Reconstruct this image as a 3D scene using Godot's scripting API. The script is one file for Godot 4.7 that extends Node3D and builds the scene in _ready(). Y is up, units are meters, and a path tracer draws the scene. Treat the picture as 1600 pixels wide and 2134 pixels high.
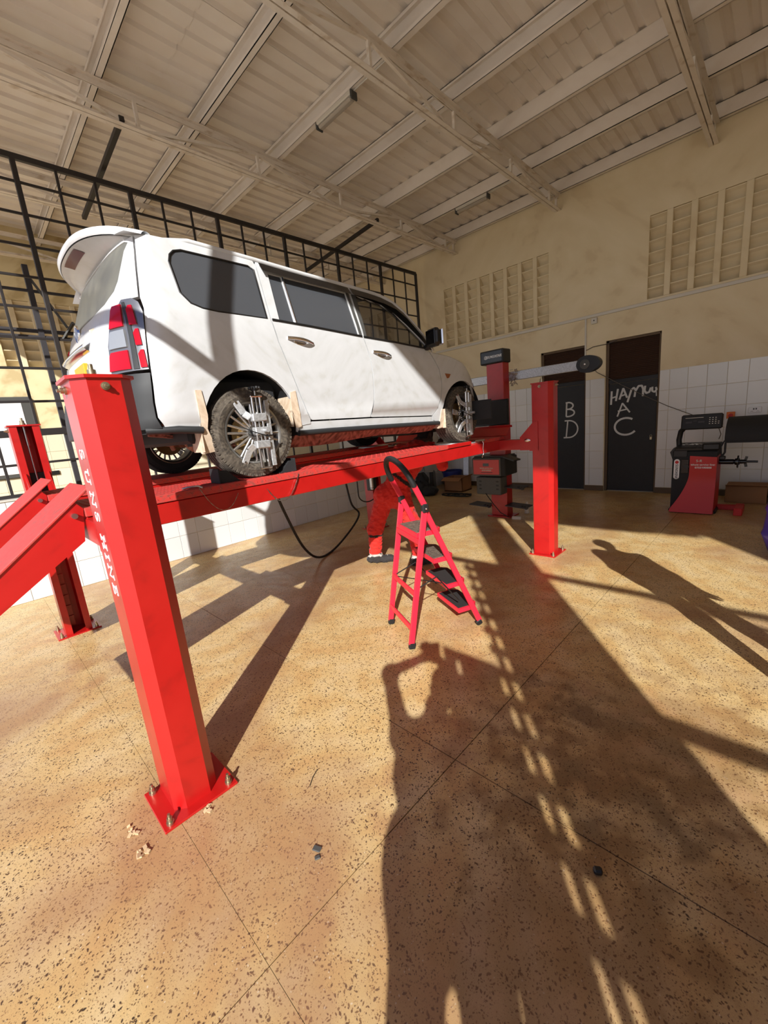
extends Node3D
# A vehicle workshop: white estate car on a red four post lift, tiled walls, steel truss roof.

const CX := -3.32          # centre line of the lift and the car
const WZ := -8.45          # door wall
const LX := -6.25          # tiled dwarf wall face
const FX := -10.2          # wall of the next bay
const RX := 4.75           # right wall
const FZ := 0.6            # open front of the building
var M := {}
var names := {}
var rng := RandomNumberGenerator.new()

# ------------------------------------------------------------------ mesh builder
class MB:
	var v := PackedVector3Array()
	var n := PackedVector3Array()
	var u := PackedVector2Array()
	var u2 := PackedVector2Array()
	var c := PackedColorArray()
	var has_uv := false
	var has_c := false
	func tri(a: Vector3, b: Vector3, d: Vector3):
		var k := (b - a).cross(d - a).normalized()
		v.append(a); v.append(d); v.append(b)
		n.append(k); n.append(k); n.append(k)
	func tri_n(a: Vector3, b: Vector3, d: Vector3, na: Vector3, nb: Vector3, nd: Vector3):
		if (b - a).cross(d - a).dot(na + nb + nd) >= 0.0:
			v.append(a); v.append(d); v.append(b)
			n.append(na); n.append(nd); n.append(nb)
		else:
			v.append(a); v.append(b); v.append(d)
			n.append(na); n.append(nb); n.append(nd)
	func quad(a: Vector3, b: Vector3, d: Vector3, e: Vector3):
		tri(a, b, d); tri(a, d, e)
	func quad_n(a: Vector3, b: Vector3, d: Vector3, e: Vector3, na: Vector3, nb: Vector3, nd: Vector3, ne: Vector3):
		tri_n(a, b, d, na, nb, nd); tri_n(a, d, e, na, nd, ne)
	func quad_to(a: Vector3, b: Vector3, d: Vector3, e: Vector3, out: Vector3):
		if (b - a).cross(d - a).dot(out) + (d - a).cross(e - a).dot(out) >= 0.0:
			quad(a, b, d, e)
		else:
			quad(a, e, d, b)
	func box(ctr: Vector3, s: Vector3, bs := Basis(), bev := 0.0):
		var h := s * 0.5
		if bev <= 0.0:
			for ax in 3:
				for sg in [-1.0, 1.0]:
					var w := Vector3.ZERO; w[ax] = sg
					var p := Vector3.ZERO; p[(ax + 1) % 3] = 1.0
					var q := Vector3.ZERO; q[(ax + 2) % 3] = 1.0
					var a := (w - p - q) * h; var b := (w + p - q) * h; var d := (w + p + q) * h; var e := (w - p + q) * h
					quad_to(ctr + bs * a, ctr + bs * b, ctr + bs * d, ctr + bs * e, bs * w)
			return
		var i := Vector3(h.x - bev, h.y - bev, h.z - bev)
		for ax in 3:
			var a1 := (ax + 1) % 3
			var a2 := (ax + 2) % 3
			for sg in [-1.0, 1.0]:
				var pts := []
				for cc in [[-1, -1], [1, -1], [1, 1], [-1, 1]]:
					var p := Vector3.ZERO
					p[ax] = sg * h[ax]; p[a1] = cc[0] * i[a1]; p[a2] = cc[1] * i[a2]
					pts.append(ctr + bs * p)
				var w := Vector3.ZERO; w[ax] = sg
				quad_to(pts[0], pts[1], pts[2], pts[3], bs * w)
			# edges running along ax
			for s1 in [-1.0, 1.0]:
				for s2 in [-1.0, 1.0]:
					var p1 := Vector3.ZERO; var p2 := Vector3.ZERO
					p1[a1] = s1 * h[a1]; p1[a2] = s2 * i[a2]
					p2[a1] = s1 * i[a1]; p2[a2] = s2 * h[a2]
					var o := Vector3.ZERO; o[a1] = s1; o[a2] = s2
					var lo := Vector3.ZERO; lo[ax] = -i[ax]
					quad_to(ctr + bs * (p1 + lo), ctr + bs * (p1 - lo), ctr + bs * (p2 - lo), ctr + bs * (p2 + lo), bs * o)
		for sx in [-1.0, 1.0]:
			for sy in [-1.0, 1.0]:
				for sz in [-1.0, 1.0]:
					var a := Vector3(sx * h.x, sy * i.y, sz * i.z)
					var b := Vector3(sx * i.x, sy * h.y, sz * i.z)
					var d := Vector3(sx * i.x, sy * i.y, sz * h.z)
					var o := bs * Vector3(sx, sy, sz)
					if (bs * (b - a)).cross(bs * (d - a)).dot(o) >= 0.0:
						tri(ctr + bs * a, ctr + bs * b, ctr + bs * d)
					else:
						tri(ctr + bs * a, ctr + bs * d, ctr + bs * b)
	func span(a: Vector3, b: Vector3, bev := 0.0):          # box between two corners
		box((a + b) * 0.5, (b - a).abs(), Basis(), bev)
	func bar(a: Vector3, b: Vector3, w: float, h: float, up := Vector3.UP, bev := 0.0):   # rectangular section, w across, h along up
		var z := (b - a).normalized()
		var x := up.cross(z)
		if x.length() < 0.001:
			x = Vector3.RIGHT
		x = x.normalized()
		var y := z.cross(x)
		box((a + b) * 0.5, Vector3(w, h, (b - a).length()), Basis(x, y, z), bev)
	func cyl(a: Vector3, b: Vector3, r0: float, r1: float, seg := 16, caps := true):
		var z := (b - a).normalized()
		var x := z.cross(Vector3.UP if absf(z.y) < 0.9 else Vector3.RIGHT).normalized()
		var y := z.cross(x)
		for k in seg:
			var t0 := TAU * k / seg
			var t1 := TAU * (k + 1) / seg
			var d0 := x * cos(t0) + y * sin(t0)
			var d1 := x * cos(t1) + y * sin(t1)
			quad_n(a + d0 * r0, a + d1 * r0, b + d1 * r1, b + d0 * r1, d0, d1, d1, d0)
			if caps:
				if r0 > 0: tri_n(a, a + d0 * r0, a + d1 * r0, -z, -z, -z)
				if r1 > 0: tri_n(b, b + d0 * r1, b + d1 * r1, z, z, z)
	func tube(p: Array, r: float, seg := 10, caps := true):
		var x := Vector3.ZERO
		var rings := []
		for i in p.size():
			var z: Vector3 = (p[mini(i + 1, p.size() - 1)] - p[maxi(i - 1, 0)]).normalized()
			if x == Vector3.ZERO:
				x = z.cross(Vector3.UP if absf(z.y) < 0.9 else Vector3.RIGHT).normalized()
			x = (x - z * x.dot(z)).normalized()
			var y := z.cross(x)
			var ring := []
			for k in seg:
				ring.append(x * cos(TAU * k / seg) + y * sin(TAU * k / seg))
			rings.append(ring)
		for i in p.size() - 1:
			for k in seg:
				var k1 := (k + 1) % seg
				quad_n(p[i] + rings[i][k] * r, p[i] + rings[i][k1] * r, p[i + 1] + rings[i + 1][k1] * r, p[i + 1] + rings[i + 1][k] * r, rings[i][k], rings[i][k1], rings[i + 1][k1], rings[i + 1][k])
		if caps:
			for i in [0, p.size() - 1]:
				var o: Vector3 = (p[0] - p[1]).normalized() if i == 0 else (p[i] - p[i - 1]).normalized()
				for k in seg:
					tri_n(p[i], p[i] + rings[i][k] * r, p[i] + rings[i][(k + 1) % seg] * r, o, o, o)
	func prism(poly: Array, depth: float, xf: Transform3D):   # polygon in local xy, depth along z both ways
		var pp := PackedVector2Array(poly)
		if Geometry2D.is_polygon_clockwise(pp):
			pp.reverse()
		var ids := Geometry2D.triangulate_polygon(pp)
		var hz := depth * 0.5
		for sg in [1.0, -1.0]:
			var nz: Vector3 = xf.basis * Vector3(0, 0, sg)
			for k in range(0, ids.size(), 3):
				var q := []
				for j in 3:
					q.append(xf * Vector3(pp[ids[k + j]].x, pp[ids[k + j]].y, sg * hz))
				tri_n(q[0], q[1], q[2], nz, nz, nz)
		for k in pp.size():
			var a := pp[k]
			var b := pp[(k + 1) % pp.size()]
			var o := Vector3(b.y - a.y, a.x - b.x, 0).normalized()
			quad_to(xf * Vector3(a.x, a.y, -hz), xf * Vector3(b.x, b.y, -hz), xf * Vector3(b.x, b.y, hz), xf * Vector3(a.x, a.y, hz), xf.basis * o)
	func lathe(prof: Array, seg: int, xf: Transform3D, smooth := false):   # prof of (r, y) about local y
		var nn := []
		for i in prof.size() - 1:
			var d: Vector2 = prof[i + 1] - prof[i]
			nn.append(Vector2(d.y, -d.x).normalized())
		for k in seg:
			var t0 := TAU * k / seg
			var t1 := TAU * (k + 1) / seg
			var c0 := Vector3(cos(t0), 0, sin(t0))
			var c1 := Vector3(cos(t1), 0, sin(t1))
			for i in prof.size() - 1:
				var a: Vector2 = prof[i]
				var b: Vector2 = prof[i + 1]
				var na: Vector2 = nn[i]
				var nb: Vector2 = nn[i]
				if smooth:
					if i > 0: na = (nn[i] + nn[i - 1]).normalized()
					if i < prof.size() - 2: nb = (nn[i] + nn[i + 1]).normalized()
				quad_n(xf * (c0 * a.x + Vector3(0, a.y, 0)), xf * (c1 * a.x + Vector3(0, a.y, 0)), xf * (c1 * b.x + Vector3(0, b.y, 0)), xf * (c0 * b.x + Vector3(0, b.y, 0)),
					xf.basis * (c0 * na.x + Vector3(0, na.y, 0)), xf.basis * (c1 * na.x + Vector3(0, na.y, 0)), xf.basis * (c1 * nb.x + Vector3(0, nb.y, 0)), xf.basis * (c0 * nb.x + Vector3(0, nb.y, 0)))
	func surf(nu: int, nv: int, f: Callable, out := Vector3.ZERO):
		var p := []
		for i in nu + 1:
			for j in nv + 1:
				p.append(f.call(float(i) / nu, float(j) / nv))
		var q := []
		var w := nv + 1
		for i in nu + 1:
			for j in nv + 1:
				var du: Vector3 = p[mini(i + 1, nu) * w + j] - p[maxi(i - 1, 0) * w + j]
				var dv: Vector3 = p[i * w + mini(j + 1, nv)] - p[i * w + maxi(j - 1, 0)]
				var k := du.cross(dv).normalized()
				if out != Vector3.ZERO and k.dot(out) < 0: k = -k
				q.append(k)
		for i in nu:
			for j in nv:
				var a := i * w + j
				quad_n(p[a], p[a + w], p[a + w + 1], p[a + 1], q[a], q[a + w], q[a + w + 1], q[a + 1])
	func ball(ctr: Vector3, r: Vector3, seg := 16, rings := 10):
		surf(seg, rings, func(s, t): return ctr + Vector3(r.x * sin(PI * t) * cos(TAU * s), r.y * cos(PI * t), r.z * sin(PI * t) * sin(TAU * s)))
	func mesh(at: Transform3D, mat: Material) -> ArrayMesh:
		var inv := at.affine_inverse()
		var vv := PackedVector3Array(); vv.resize(v.size())
		var nv := PackedVector3Array(); nv.resize(v.size())
		for i in v.size():
			vv[i] = inv * v[i]
			nv[i] = (inv.basis * n[i]).normalized()
		var arr := []
		arr.resize(Mesh.ARRAY_MAX)
		arr[Mesh.ARRAY_VERTEX] = vv
		arr[Mesh.ARRAY_NORMAL] = nv
		if has_uv: arr[Mesh.ARRAY_TEX_UV] = u
		if u2.size() == v.size() and v.size() > 0: arr[Mesh.ARRAY_TEX_UV2] = u2
		if has_c: arr[Mesh.ARRAY_COLOR] = c
		var m := ArrayMesh.new()
		m.add_surface_from_arrays(Mesh.PRIMITIVE_TRIANGLES, arr)
		m.surface_set_material(0, mat)
		return m

# ------------------------------------------------------------------ nodes
func numbered(s: String) -> String:
	if not names.has(s):
		names[s] = 0
		return s
	names[s] += 1
	return "%s_%03d" % [s, names[s]]
func tag(o: Node, label: String, category: String, group := ""):
	o.set_meta("label", label)
	o.set_meta("category", category)
	if group != "": o.set_meta("group", group)
func thing(called: String, label: String, category: String, at := Vector3.ZERO, group := "") -> Node3D:
	var o := Node3D.new()
	o.name = numbered(called)
	add_child(o)
	o.position = at
	tag(o, label, category, group)
	return o
func part(called: String, mb: MB, mat: Material, parent: Node3D) -> MeshInstance3D:
	var o := MeshInstance3D.new()
	o.name = called if parent != self else numbered(called)
	parent.add_child(o, true)
	o.mesh = mb.mesh(parent.global_transform, mat)
	return o
func solo(called: String, mb: MB, mat: Material, label: String, category: String, group := "") -> MeshInstance3D:
	var o := part(called, mb, mat, self)
	tag(o, label, category, group)
	return o
func struct(called: String, mb: MB, mat: Material) -> MeshInstance3D:
	var o := part(called, mb, mat, self)
	o.set_meta("kind", "structure")
	return o
func shared(called: String, m: Mesh, at: Transform3D, parent: Node3D) -> MeshInstance3D:   # a piece that shares its mesh
	var o := MeshInstance3D.new()
	o.name = called
	parent.add_child(o, true)
	o.mesh = m
	o.transform = parent.global_transform.affine_inverse() * at
	return o
func words(s: String, size: float, mat: Material, xf: Transform3D, parent: Node3D, called := "lettering", serif := false, bold := true, depth := 0.002) -> MeshInstance3D:
	var f := SystemFont.new()
	f.font_names = PackedStringArray(["Droid Serif" if serif else "Droid Sans"])
	f.font_weight = 700 if bold else 400
	var t := TextMesh.new()
	t.text = s
	t.font = f
	t.font_size = 64
	t.pixel_size = size / 64.0
	t.depth = depth
	t.curve_step = 2.0
	t.material = mat
	var o := MeshInstance3D.new()
	o.name = called
	parent.add_child(o, true)
	o.mesh = t
	o.transform = parent.global_transform.affine_inverse() * xf
	return o
func mirror(p: Vector3) -> Vector3:
	return Vector3(2 * CX - p.x, p.y, p.z)

# ------------------------------------------------------------------ materials
func sm(c: Color, rough := 0.6, metal := 0.0) -> StandardMaterial3D:
	var m := StandardMaterial3D.new()
	m.albedo_color = c
	m.roughness = rough
	m.metallic = metal
	return m
func ramp_image(size: int, freq: float, seed_: int, cols: Array, stops: Array, oct := 5, stretch := Vector2.ONE) -> ImageTexture:
	var fn := FastNoiseLite.new()
	fn.seed = seed_
	fn.noise_type = FastNoiseLite.TYPE_SIMPLEX
	fn.frequency = 1.0
	fn.fractal_type = FastNoiseLite.FRACTAL_FBM
	fn.fractal_octaves = oct
	var g := Gradient.new()
	g.offsets = PackedFloat32Array(stops)
	g.colors = PackedColorArray(cols)
	var im := Image.create(size, size, true, Image.FORMAT_RGBA8)
	var R := freq / TAU
	for j in size:
		var b := TAU * j / size
		var cb := cos(b) * R * stretch.y
		var sb := sin(b) * R * stretch.y
		for i in size:
			var a := TAU * i / size
			var w := fn.get_noise_3d(cos(a) * R * stretch.x + cb * 0.73, sin(a) * R * stretch.x + sb, cb + 7.3)
			im.set_pixel(i, j, g.sample(clampf(w * 0.8 + 0.5, 0.0, 1.0)))
	im.generate_mipmaps()
	return ImageTexture.create_from_image(im)
func tri_mat(tex: Texture2D, scale: float, rough: float, metal := 0.0, tint := Color.WHITE, local := false) -> StandardMaterial3D:
	var m := sm(tint, rough, metal)
	m.albedo_texture = tex
	m.uv1_triplanar = true
	m.uv1_world_triplanar = not local
	m.uv1_scale = Vector3.ONE * scale
	return m
func _ready():
	rng.seed = 20240611
	# camera
	var cam := Camera3D.new()
	cam.name = "camera"
	add_child(cam)
	cam.position = Vector3(0, 1.65, 0)
	cam.basis = Basis(Vector3.UP, deg_to_rad(45.1415)) * Basis(Vector3.RIGHT, deg_to_rad(-12.1095)) * Basis(Vector3.BACK, deg_to_rad(-5.4855))
	cam.keep_aspect = Camera3D.KEEP_HEIGHT
	cam.fov = rad_to_deg(2.0 * atan(1067.0 / 852.02))
	cam.near = 0.02
	cam.far = 200.0
	cam.current = true
	# sky and sun
	var sky := ProceduralSkyMaterial.new()
	sky.sky_top_color = Color(0.16, 0.25, 0.44)
	sky.sky_horizon_color = Color(0.98, 0.98, 0.97)
	sky.ground_horizon_color = Color(0.62, 0.52, 0.42)
	sky.ground_bottom_color = Color(0.42, 0.34, 0.26)
	sky.sky_energy_multiplier = 1.5
	sky.sky_curve = 0.1
	sky.sun_angle_max = 12.0
	var env := Environment.new()
	env.background_mode = Environment.BG_SKY
	env.sky = Sky.new()
	env.sky.sky_material = sky
	env.tonemap_mode = Environment.TONE_MAPPER_LINEAR
	env.tonemap_exposure = 1.0
	env.sdfgi_enabled = true
	env.ssao_enabled = true
	env.ssil_enabled = true
	var we := WorldEnvironment.new()
	we.environment = env
	add_child(we)
	var sun := DirectionalLight3D.new()
	sun.name = "sun"
	add_child(sun)
	var az := deg_to_rad(39.5)
	var el := deg_to_rad(30.5)
	var to_sun := Vector3(sin(az) * cos(el), sin(el), cos(az) * cos(el))
	sun.look_at_from_position(to_sun * 20.0, Vector3.ZERO, Vector3.UP)
	sun.light_color = Color(1.0, 0.99, 0.97)
	sun.light_energy = 2.25
	sun.light_angular_distance = 0.55
	sun.shadow_enabled = true
	make_materials()
	build_floor()
	build_walls()
	build_roof()
	build_front()
	build_grille()
	build_lights()
	build_lift()
	build_car()
	build_aligner()
	build_balancer()
	build_ladder()
	build_wall_items()
	build_clutter()
	build_people()
func chip(im: Image, cx: float, cy: float, a: float, b: float, rot: float, col: Color):
	var s := im.get_width()
	var r := int(ceil(maxf(a, b))) + 1
	var ca := cos(rot)
	var sa := sin(rot)
	for j in range(-r, r + 1):
		for i in range(-r, r + 1):
			var x := (i * ca + j * sa) / a
			var y := (-i * sa + j * ca) / b
			var d := absf(x) * 0.5 + absf(y) * 0.5 + sqrt(x * x + y * y) * 0.55
			if d < 1.0:
				var px := posmod(int(cx) + i, s)
				var py := posmod(int(cy) + j, s)
				im.set_pixel(px, py, im.get_pixel(px, py).lerp(col, clampf((1.0 - d) * 4.0, 0.25, 0.92)))
func terrazzo() -> ImageTexture:
	var s := 1536
	var im := Image.create(s, s, true, Image.FORMAT_RGBA8)
	var f1 := FastNoiseLite.new(); f1.seed = 11; f1.frequency = 1.0; f1.fractal_octaves = 4
	var base := Color8(218, 185, 126)
	var pale := Color8(226, 200, 151)
	var rust := Color8(208, 166, 109)
	for j in s:
		var b := TAU * j / s
		for i in s:
			var a := TAU * i / s
			var w := f1.get_noise_3d(cos(a) * 1.1 + sin(b) * 0.8, sin(a) * 1.1, cos(b) * 1.1)
			var g := float(hash(i * 7919 + j * 104729) & 255) / 255.0
			var c := base.lerp(pale, clampf(w * 1.3 + 0.2, 0, 1)).lerp(rust, clampf(-w * 1.4, 0, 1))
			im.set_pixel(i, j, c.darkened(0.10 * g))
	var cols := [Color8(78, 58, 38), Color8(104, 80, 54), Color8(58, 46, 36), Color8(128, 98, 66), Color8(92, 74, 56), Color8(150, 116, 78)]
	for k in 52000:
		var r := 0.9 + 2.0 * pow(rng.randf(), 2.5)
		chip(im, rng.randf() * s, rng.randf() * s, r * rng.randf_range(0.8, 1.5), r * rng.randf_range(0.5, 0.8), rng.randf() * TAU, cols[rng.randi() % 6])
	for k in 6500:
		var r := 2.4 + 2.6 * rng.randf()
		chip(im, rng.randf() * s, rng.randf() * s, r * rng.randf_range(0.9, 1.5), r * rng.randf_range(0.5, 0.8), rng.randf() * TAU, cols[rng.randi() % 3])
	for k in 900:
		var r := 1.5 + 2.2 * rng.randf()
		chip(im, rng.randf() * s, rng.randf() * s, r, r * 0.7, rng.randf() * TAU, Color8(232, 218, 188))
	im.generate_mipmaps()
	return ImageTexture.create_from_image(im)
const SX0 := -10.2
const SZ0 := -8.5
const SW := 15.0
func stains() -> ImageTexture:                 # oil, tyre dust and rust marks on the floor, by place
	var s := 1400
	var im := Image.create(s, s, true, Image.FORMAT_RGBA8)
	var f1 := FastNoiseLite.new(); f1.seed = 5; f1.frequency = 0.55; f1.fractal_octaves = 5
	var f2 := FastNoiseLite.new(); f2.seed = 9; f2.frequency = 3.2; f2.fractal_octaves = 4
	# x, z, half length, half width, turn, strength, tone
	var spots := [[-0.83, -2.14, 0.34, 0.14, 0.3, 0.9, 0], [-1.01, -1.85, 0.4, 0.2, 0.5, 0.55, 1], [-0.69, -2.05, 0.18, 0.12, 0.8, 1.0, 0], [-1.07, -1.47, 0.3, 0.14, 0.9, 0.6, 1],
		[-1.8, -0.22, 0.24, 0.15, 0.2, 0.75, 1], [-1.72, -0.33, 0.24, 0.1, -0.3, 0.5, 1], [-0.98, -0.44, 0.5, 0.13, 0.7, 0.75, 1], [-1.03, -0.9, 0.35, 0.1, 0.8, 0.5, 1], [-0.96, -0.15, 0.4, 0.1, 0.6, 0.6, 1],
		[-0.27, -2.05, 0.16, 0.08, 0.2, 0.85, 0], [-0.3, -1.66, 0.25, 0.1, 1.2, 0.7, 0], [-0.27, -1.33, 0.3, 0.12, 0.4, 0.6, 0], [-3.95, -0.6, 1.0, 0.16, 1.3, 0.5, 1], [-3.5, -0.35, 0.9, 0.14, 1.35, 0.45, 1],
		[-4.9, -0.42, 0.28, 0.2, 0.4, 0.6, 1], [-0.9, -3.2, 0.9, 0.12, 0.2, 0.4, 2], [-0.2, -2.9, 0.8, 0.2, 0.1, 0.35, 2], [-4.6, -2.6, 1.6, 0.2, 1.45, 0.5, 2], [-4.9, -3.6, 1.8, 0.25, 1.5, 0.5, 2], [-2.5, -5.6, 0.4, 0.15, 0.3, 0.5, 0], [-1.9, -3.7, 0.4, 0.3, 0.0, 0.45, 3], [-0.45, -1.75, 0.62, 0.55, 0.3, 0.9, 4], [-0.35, -1.15, 0.6, 0.45, 0.9, 0.85, 4], [-0.1, -2.3, 0.45, 0.35, 0.4, 0.75, 4], [-1.0, -2.0, 0.35, 0.25, 0.2, 0.5, 4], [-0.55, -1.5, 0.16, 0.1, 1.1, 0.9, 0], [-0.2, -1.62, 0.12, 0.09, 0.3, 0.9, 0], [-0.42, -2.6, 0.5, 0.1, 0.2, 0.5, 2], [-1.3, -0.75, 0.4, 0.12, 0.75, 0.45, 1]]
	var tones := [Color8(62, 40, 26), Color8(146, 100, 78), Color8(150, 112, 76), Color8(190, 92, 66), Color8(110, 74, 42)]
	for j in s:
		var z := SZ0 + SW * (j + 0.5) / s
		for i in s:
			var x := SX0 + SW * (i + 0.5) / s
			var a := clampf(f1.get_noise_2d(x, z) * 1.5 + 0.02, 0.0, 0.6)
			var tone := Color8(158, 118, 86)
			if z < 1.0 and x < 1.2 and x > -6.3:
				var fine := f2.get_noise_2d(x * 1.6, z * 1.6)
				for q in spots:
					var dx: float = x - q[0]
					var dz: float = z - q[1]
					if absf(dx) < q[2] * 1.6 and absf(dz) < maxf(q[2], q[3]) * 1.6:
						var ca := cos(q[4])
						var sa := sin(q[4])
						var e := sqrt(pow((dx * ca + dz * sa) / q[2], 2) + pow((-dx * sa + dz * ca) / q[3], 2))
						var k: float = clampf(1.25 - e + fine * 1.3, 0.0, 1.0) * q[5] * 0.75
						if k > 0.0:
							tone = tone.lerp(tones[q[6]], k / (k + a + 0.001))
							a = maxf(a, k) if a < k else a
			im.set_pixel(i, j, Color(tone.r, tone.g, tone.b, clampf(a, 0.0, 0.85)))
	im.generate_mipmaps()
	return ImageTexture.create_from_image(im)
func brush_mat(c: Color, rough: float) -> StandardMaterial3D:
	return sm(c, rough, 1.0)
func make_materials():
	var fl := sm(Color.WHITE, 0.42)
	fl.albedo_texture = terrazzo()
	fl.detail_enabled = true
	fl.detail_albedo = stains()
	fl.detail_blend_mode = BaseMaterial3D.BLEND_MODE_MIX
	fl.detail_uv_layer = BaseMaterial3D.DETAIL_UV_2
	fl.roughness_texture = ramp_image(256, 9.0, 3, [Color(0.8, 0.8, 0.8), Color(1, 1, 1)], [0.3, 0.7], 4)
	M.floor = fl
	M.joint = sm(Color8(104, 78, 52), 0.9)
	M.plaster = tri_mat(ramp_image(512, 7.0, 21, [Color8(212, 194, 158), Color8(221, 205, 170), Color8(224, 209, 175), Color8(227, 212, 180)], [0.1, 0.3, 0.62, 0.9]), 0.22, 0.9)
	M.plaster_pale = tri_mat(ramp_image(256, 7.0, 24, [Color8(196, 176, 132), Color8(222, 206, 164), Color8(228, 212, 172)], [0.15, 0.45, 0.9]), 0.3, 0.9)
	M.tiles = []
	for k in 3:
		M.tiles.append(sm([Color8(222, 222, 220), Color8(226, 226, 224), Color8(216, 217, 216)][k], 0.22))
	M.tiles_cream = []
	for k in 3:
		M.tiles_cream.append(sm([Color8(226, 218, 192), Color8(230, 222, 198), Color8(220, 212, 186)][k], 0.3))
	M.grout = sm(Color8(150, 146, 138), 0.95)
	M.roof = tri_mat(ramp_image(512, 8.0, 31, [Color8(228, 218, 206), Color8(233, 224, 214), Color8(235, 227, 218), Color8(237, 230, 222)], [0.1, 0.35, 0.7, 0.95], 4), 0.16, 0.6)
	M.purlin = tri_mat(ramp_image(256, 6.0, 33, [Color8(224, 214, 203), Color8(231, 222, 212), Color8(234, 226, 217)], [0.15, 0.5, 0.9]), 0.4, 0.5)
	M.truss = tri_mat(ramp_image(256, 6.0, 35, [Color8(204, 188, 168), Color8(228, 218, 205), Color8(233, 224, 212)], [0.04, 0.3, 0.9]), 0.7, 0.5)
	M.black_steel = sm(Color8(38, 34, 34), 0.5)
	M.rust_steel = sm(Color8(70, 42, 34), 0.6)
	var red := tri_mat(ramp_image(256, 9.0, 41, [Color8(166, 18, 16), Color8(177, 20, 18), Color8(181, 22, 20)], [0.06, 0.35, 0.9]), 0.8, 0.38)
	red.clearcoat_enabled = true; red.clearcoat = 0.35; red.clearcoat_roughness = 0.3
	M.red = red
	M.red_deck = tri_mat(ramp_image(512, 26.0, 43, [Color8(150, 66, 60), Color8(184, 66, 60), Color8(196, 60, 54), Color8(204, 54, 48)], [0.08, 0.36, 0.62, 0.9]), 0.9, 0.6)
	M.ladder = sm(Color8(226, 40, 62), 0.35)
	var wh := tri_mat(ramp_image(512, 11.0, 51, [Color8(194, 195, 194), Color8(200, 202, 203), Color8(203, 205, 207), Color8(206, 208, 210)], [0.05, 0.3, 0.55, 0.9]), 0.7, 0.35)
	wh.clearcoat_enabled = true; wh.clearcoat = 0.5; wh.clearcoat_roughness = 0.15
	M.car = wh
	var gl := sm(Color8(74, 77, 82, 238), 0.28)
	gl.transparency = BaseMaterial3D.TRANSPARENCY_ALPHA
	M.glass = gl
	var gf := sm(Color8(40, 42, 45, 105), 0.12)
	gf.transparency = BaseMaterial3D.TRANSPARENCY_ALPHA
	M.glass_front = gf
	var gd := tri_mat(ramp_image(256, 9.0, 57, [Color8(112, 112, 104), Color8(100, 101, 96), Color8(90, 92, 90)], [0.1, 0.5, 0.9]), 0.6, 0.3)
	M.glass_dusty = gd
	M.chrome = sm(Color8(214, 214, 216), 0.12, 1.0)
	M.smoke_chrome = sm(Color8(150, 150, 152), 0.3, 0.75)
	M.cable = sm(Color8(104, 96, 86), 0.7)
	M.steel = sm(Color8(190, 190, 188), 0.32, 1.0)
	M.zinc = sm(Color8(176, 166, 140), 0.35, 0.9)
	M.black = sm(Color8(24, 24, 25), 0.45)
	M.black_gloss = sm(Color8(14, 14, 16), 0.2)
	M.black_soft = sm(Color8(34, 35, 37), 0.8)
	M.trim = sm(Color8(40, 42, 44), 0.55)
	M.under = tri_mat(ramp_image(256, 9.0, 61, [Color8(96, 62, 50), Color8(150, 96, 82), Color8(176, 122, 108)], [0.2, 0.5, 0.85]), 2.2, 0.85)
	M.dust = tri_mat(ramp_image(256, 9.0, 63, [Color8(196, 172, 146), Color8(208, 188, 164), Color8(218, 200, 178)], [0.2, 0.5, 0.85]), 1.6, 0.8)
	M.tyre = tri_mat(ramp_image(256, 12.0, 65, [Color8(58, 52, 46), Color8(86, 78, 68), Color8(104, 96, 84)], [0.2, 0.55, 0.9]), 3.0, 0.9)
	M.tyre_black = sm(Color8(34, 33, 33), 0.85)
	M.alloy = sm(Color8(150, 148, 144), 0.35, 0.9)
	M.alloy_face = sm(Color8(206, 204, 200), 0.25, 0.9)
	M.brake = sm(Color8(132, 104, 60), 0.6, 0.3)
	M.lamp_red = sm(Color8(184, 18, 34), 0.15)
	M.lamp_clear = sm(Color8(168, 172, 176), 0.15, 0.4)
	M.lamp_dark = sm(Color8(92, 16, 26), 0.2)
	M.lamp_amber = sm(Color8(150, 84, 40), 0.3)
	M.plate = sm(Color8(214, 160, 40), 0.5)
	M.white = sm(Color8(232, 232, 232), 0.5)
	M.cream_plastic = sm(Color8(206, 200, 188), 0.5)
	M.door = tri_mat(ramp_image(256, 7.0, 71, [Color8(11, 11, 12), Color8(15, 15, 16), Color8(19, 18, 19)], [0.2, 0.5, 0.9]), 1.0, 0.5)
	M.louvre = sm(Color8(64, 42, 30), 0.6)
	M.frame_brown = sm(Color8(96, 78, 58), 0.7)
	M.chalk = sm(Color8(206, 206, 204), 0.9)
	M.screen = sm(Color8(16, 16, 18), 0.6)
	M.panel_red = sm(Color8(196, 66, 62), 0.4)
	M.grey = sm(Color8(74, 74, 72), 0.6)
	M.grey_dark = sm(Color8(52, 50, 54), 0.6)
	M.card = sm(Color8(152, 110, 72), 0.9)
	M.navy = sm(Color8(32, 44, 120), 0.5)
	M.purple = sm(Color8(74, 58, 178), 0.25)
	M.orange = sm(Color8(224, 116, 44), 0.5)
	M.crumb = sm(Color8(196, 168, 130), 0.95)
	M.red_plain = sm(Color8(190, 30, 30), 0.45)
	M.rubber = sm(Color8(20, 20, 21), 0.6)
	M.tread = tri_mat(ramp_image(256, 14.0, 73, [Color8(70, 62, 54), Color8(100, 90, 78), Color8(126, 114, 98)], [0.2, 0.5, 0.9]), 4.0, 0.85)
	M.tread_dark = sm(Color8(40, 39, 38), 0.8)
	M.galv = tri_mat(ramp_image(256, 18.0, 75, [Color8(176, 178, 180), Color8(190, 192, 194), Color8(200, 202, 204)], [0.25, 0.5, 0.8]), 2.5, 0.4, 0.5)
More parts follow.
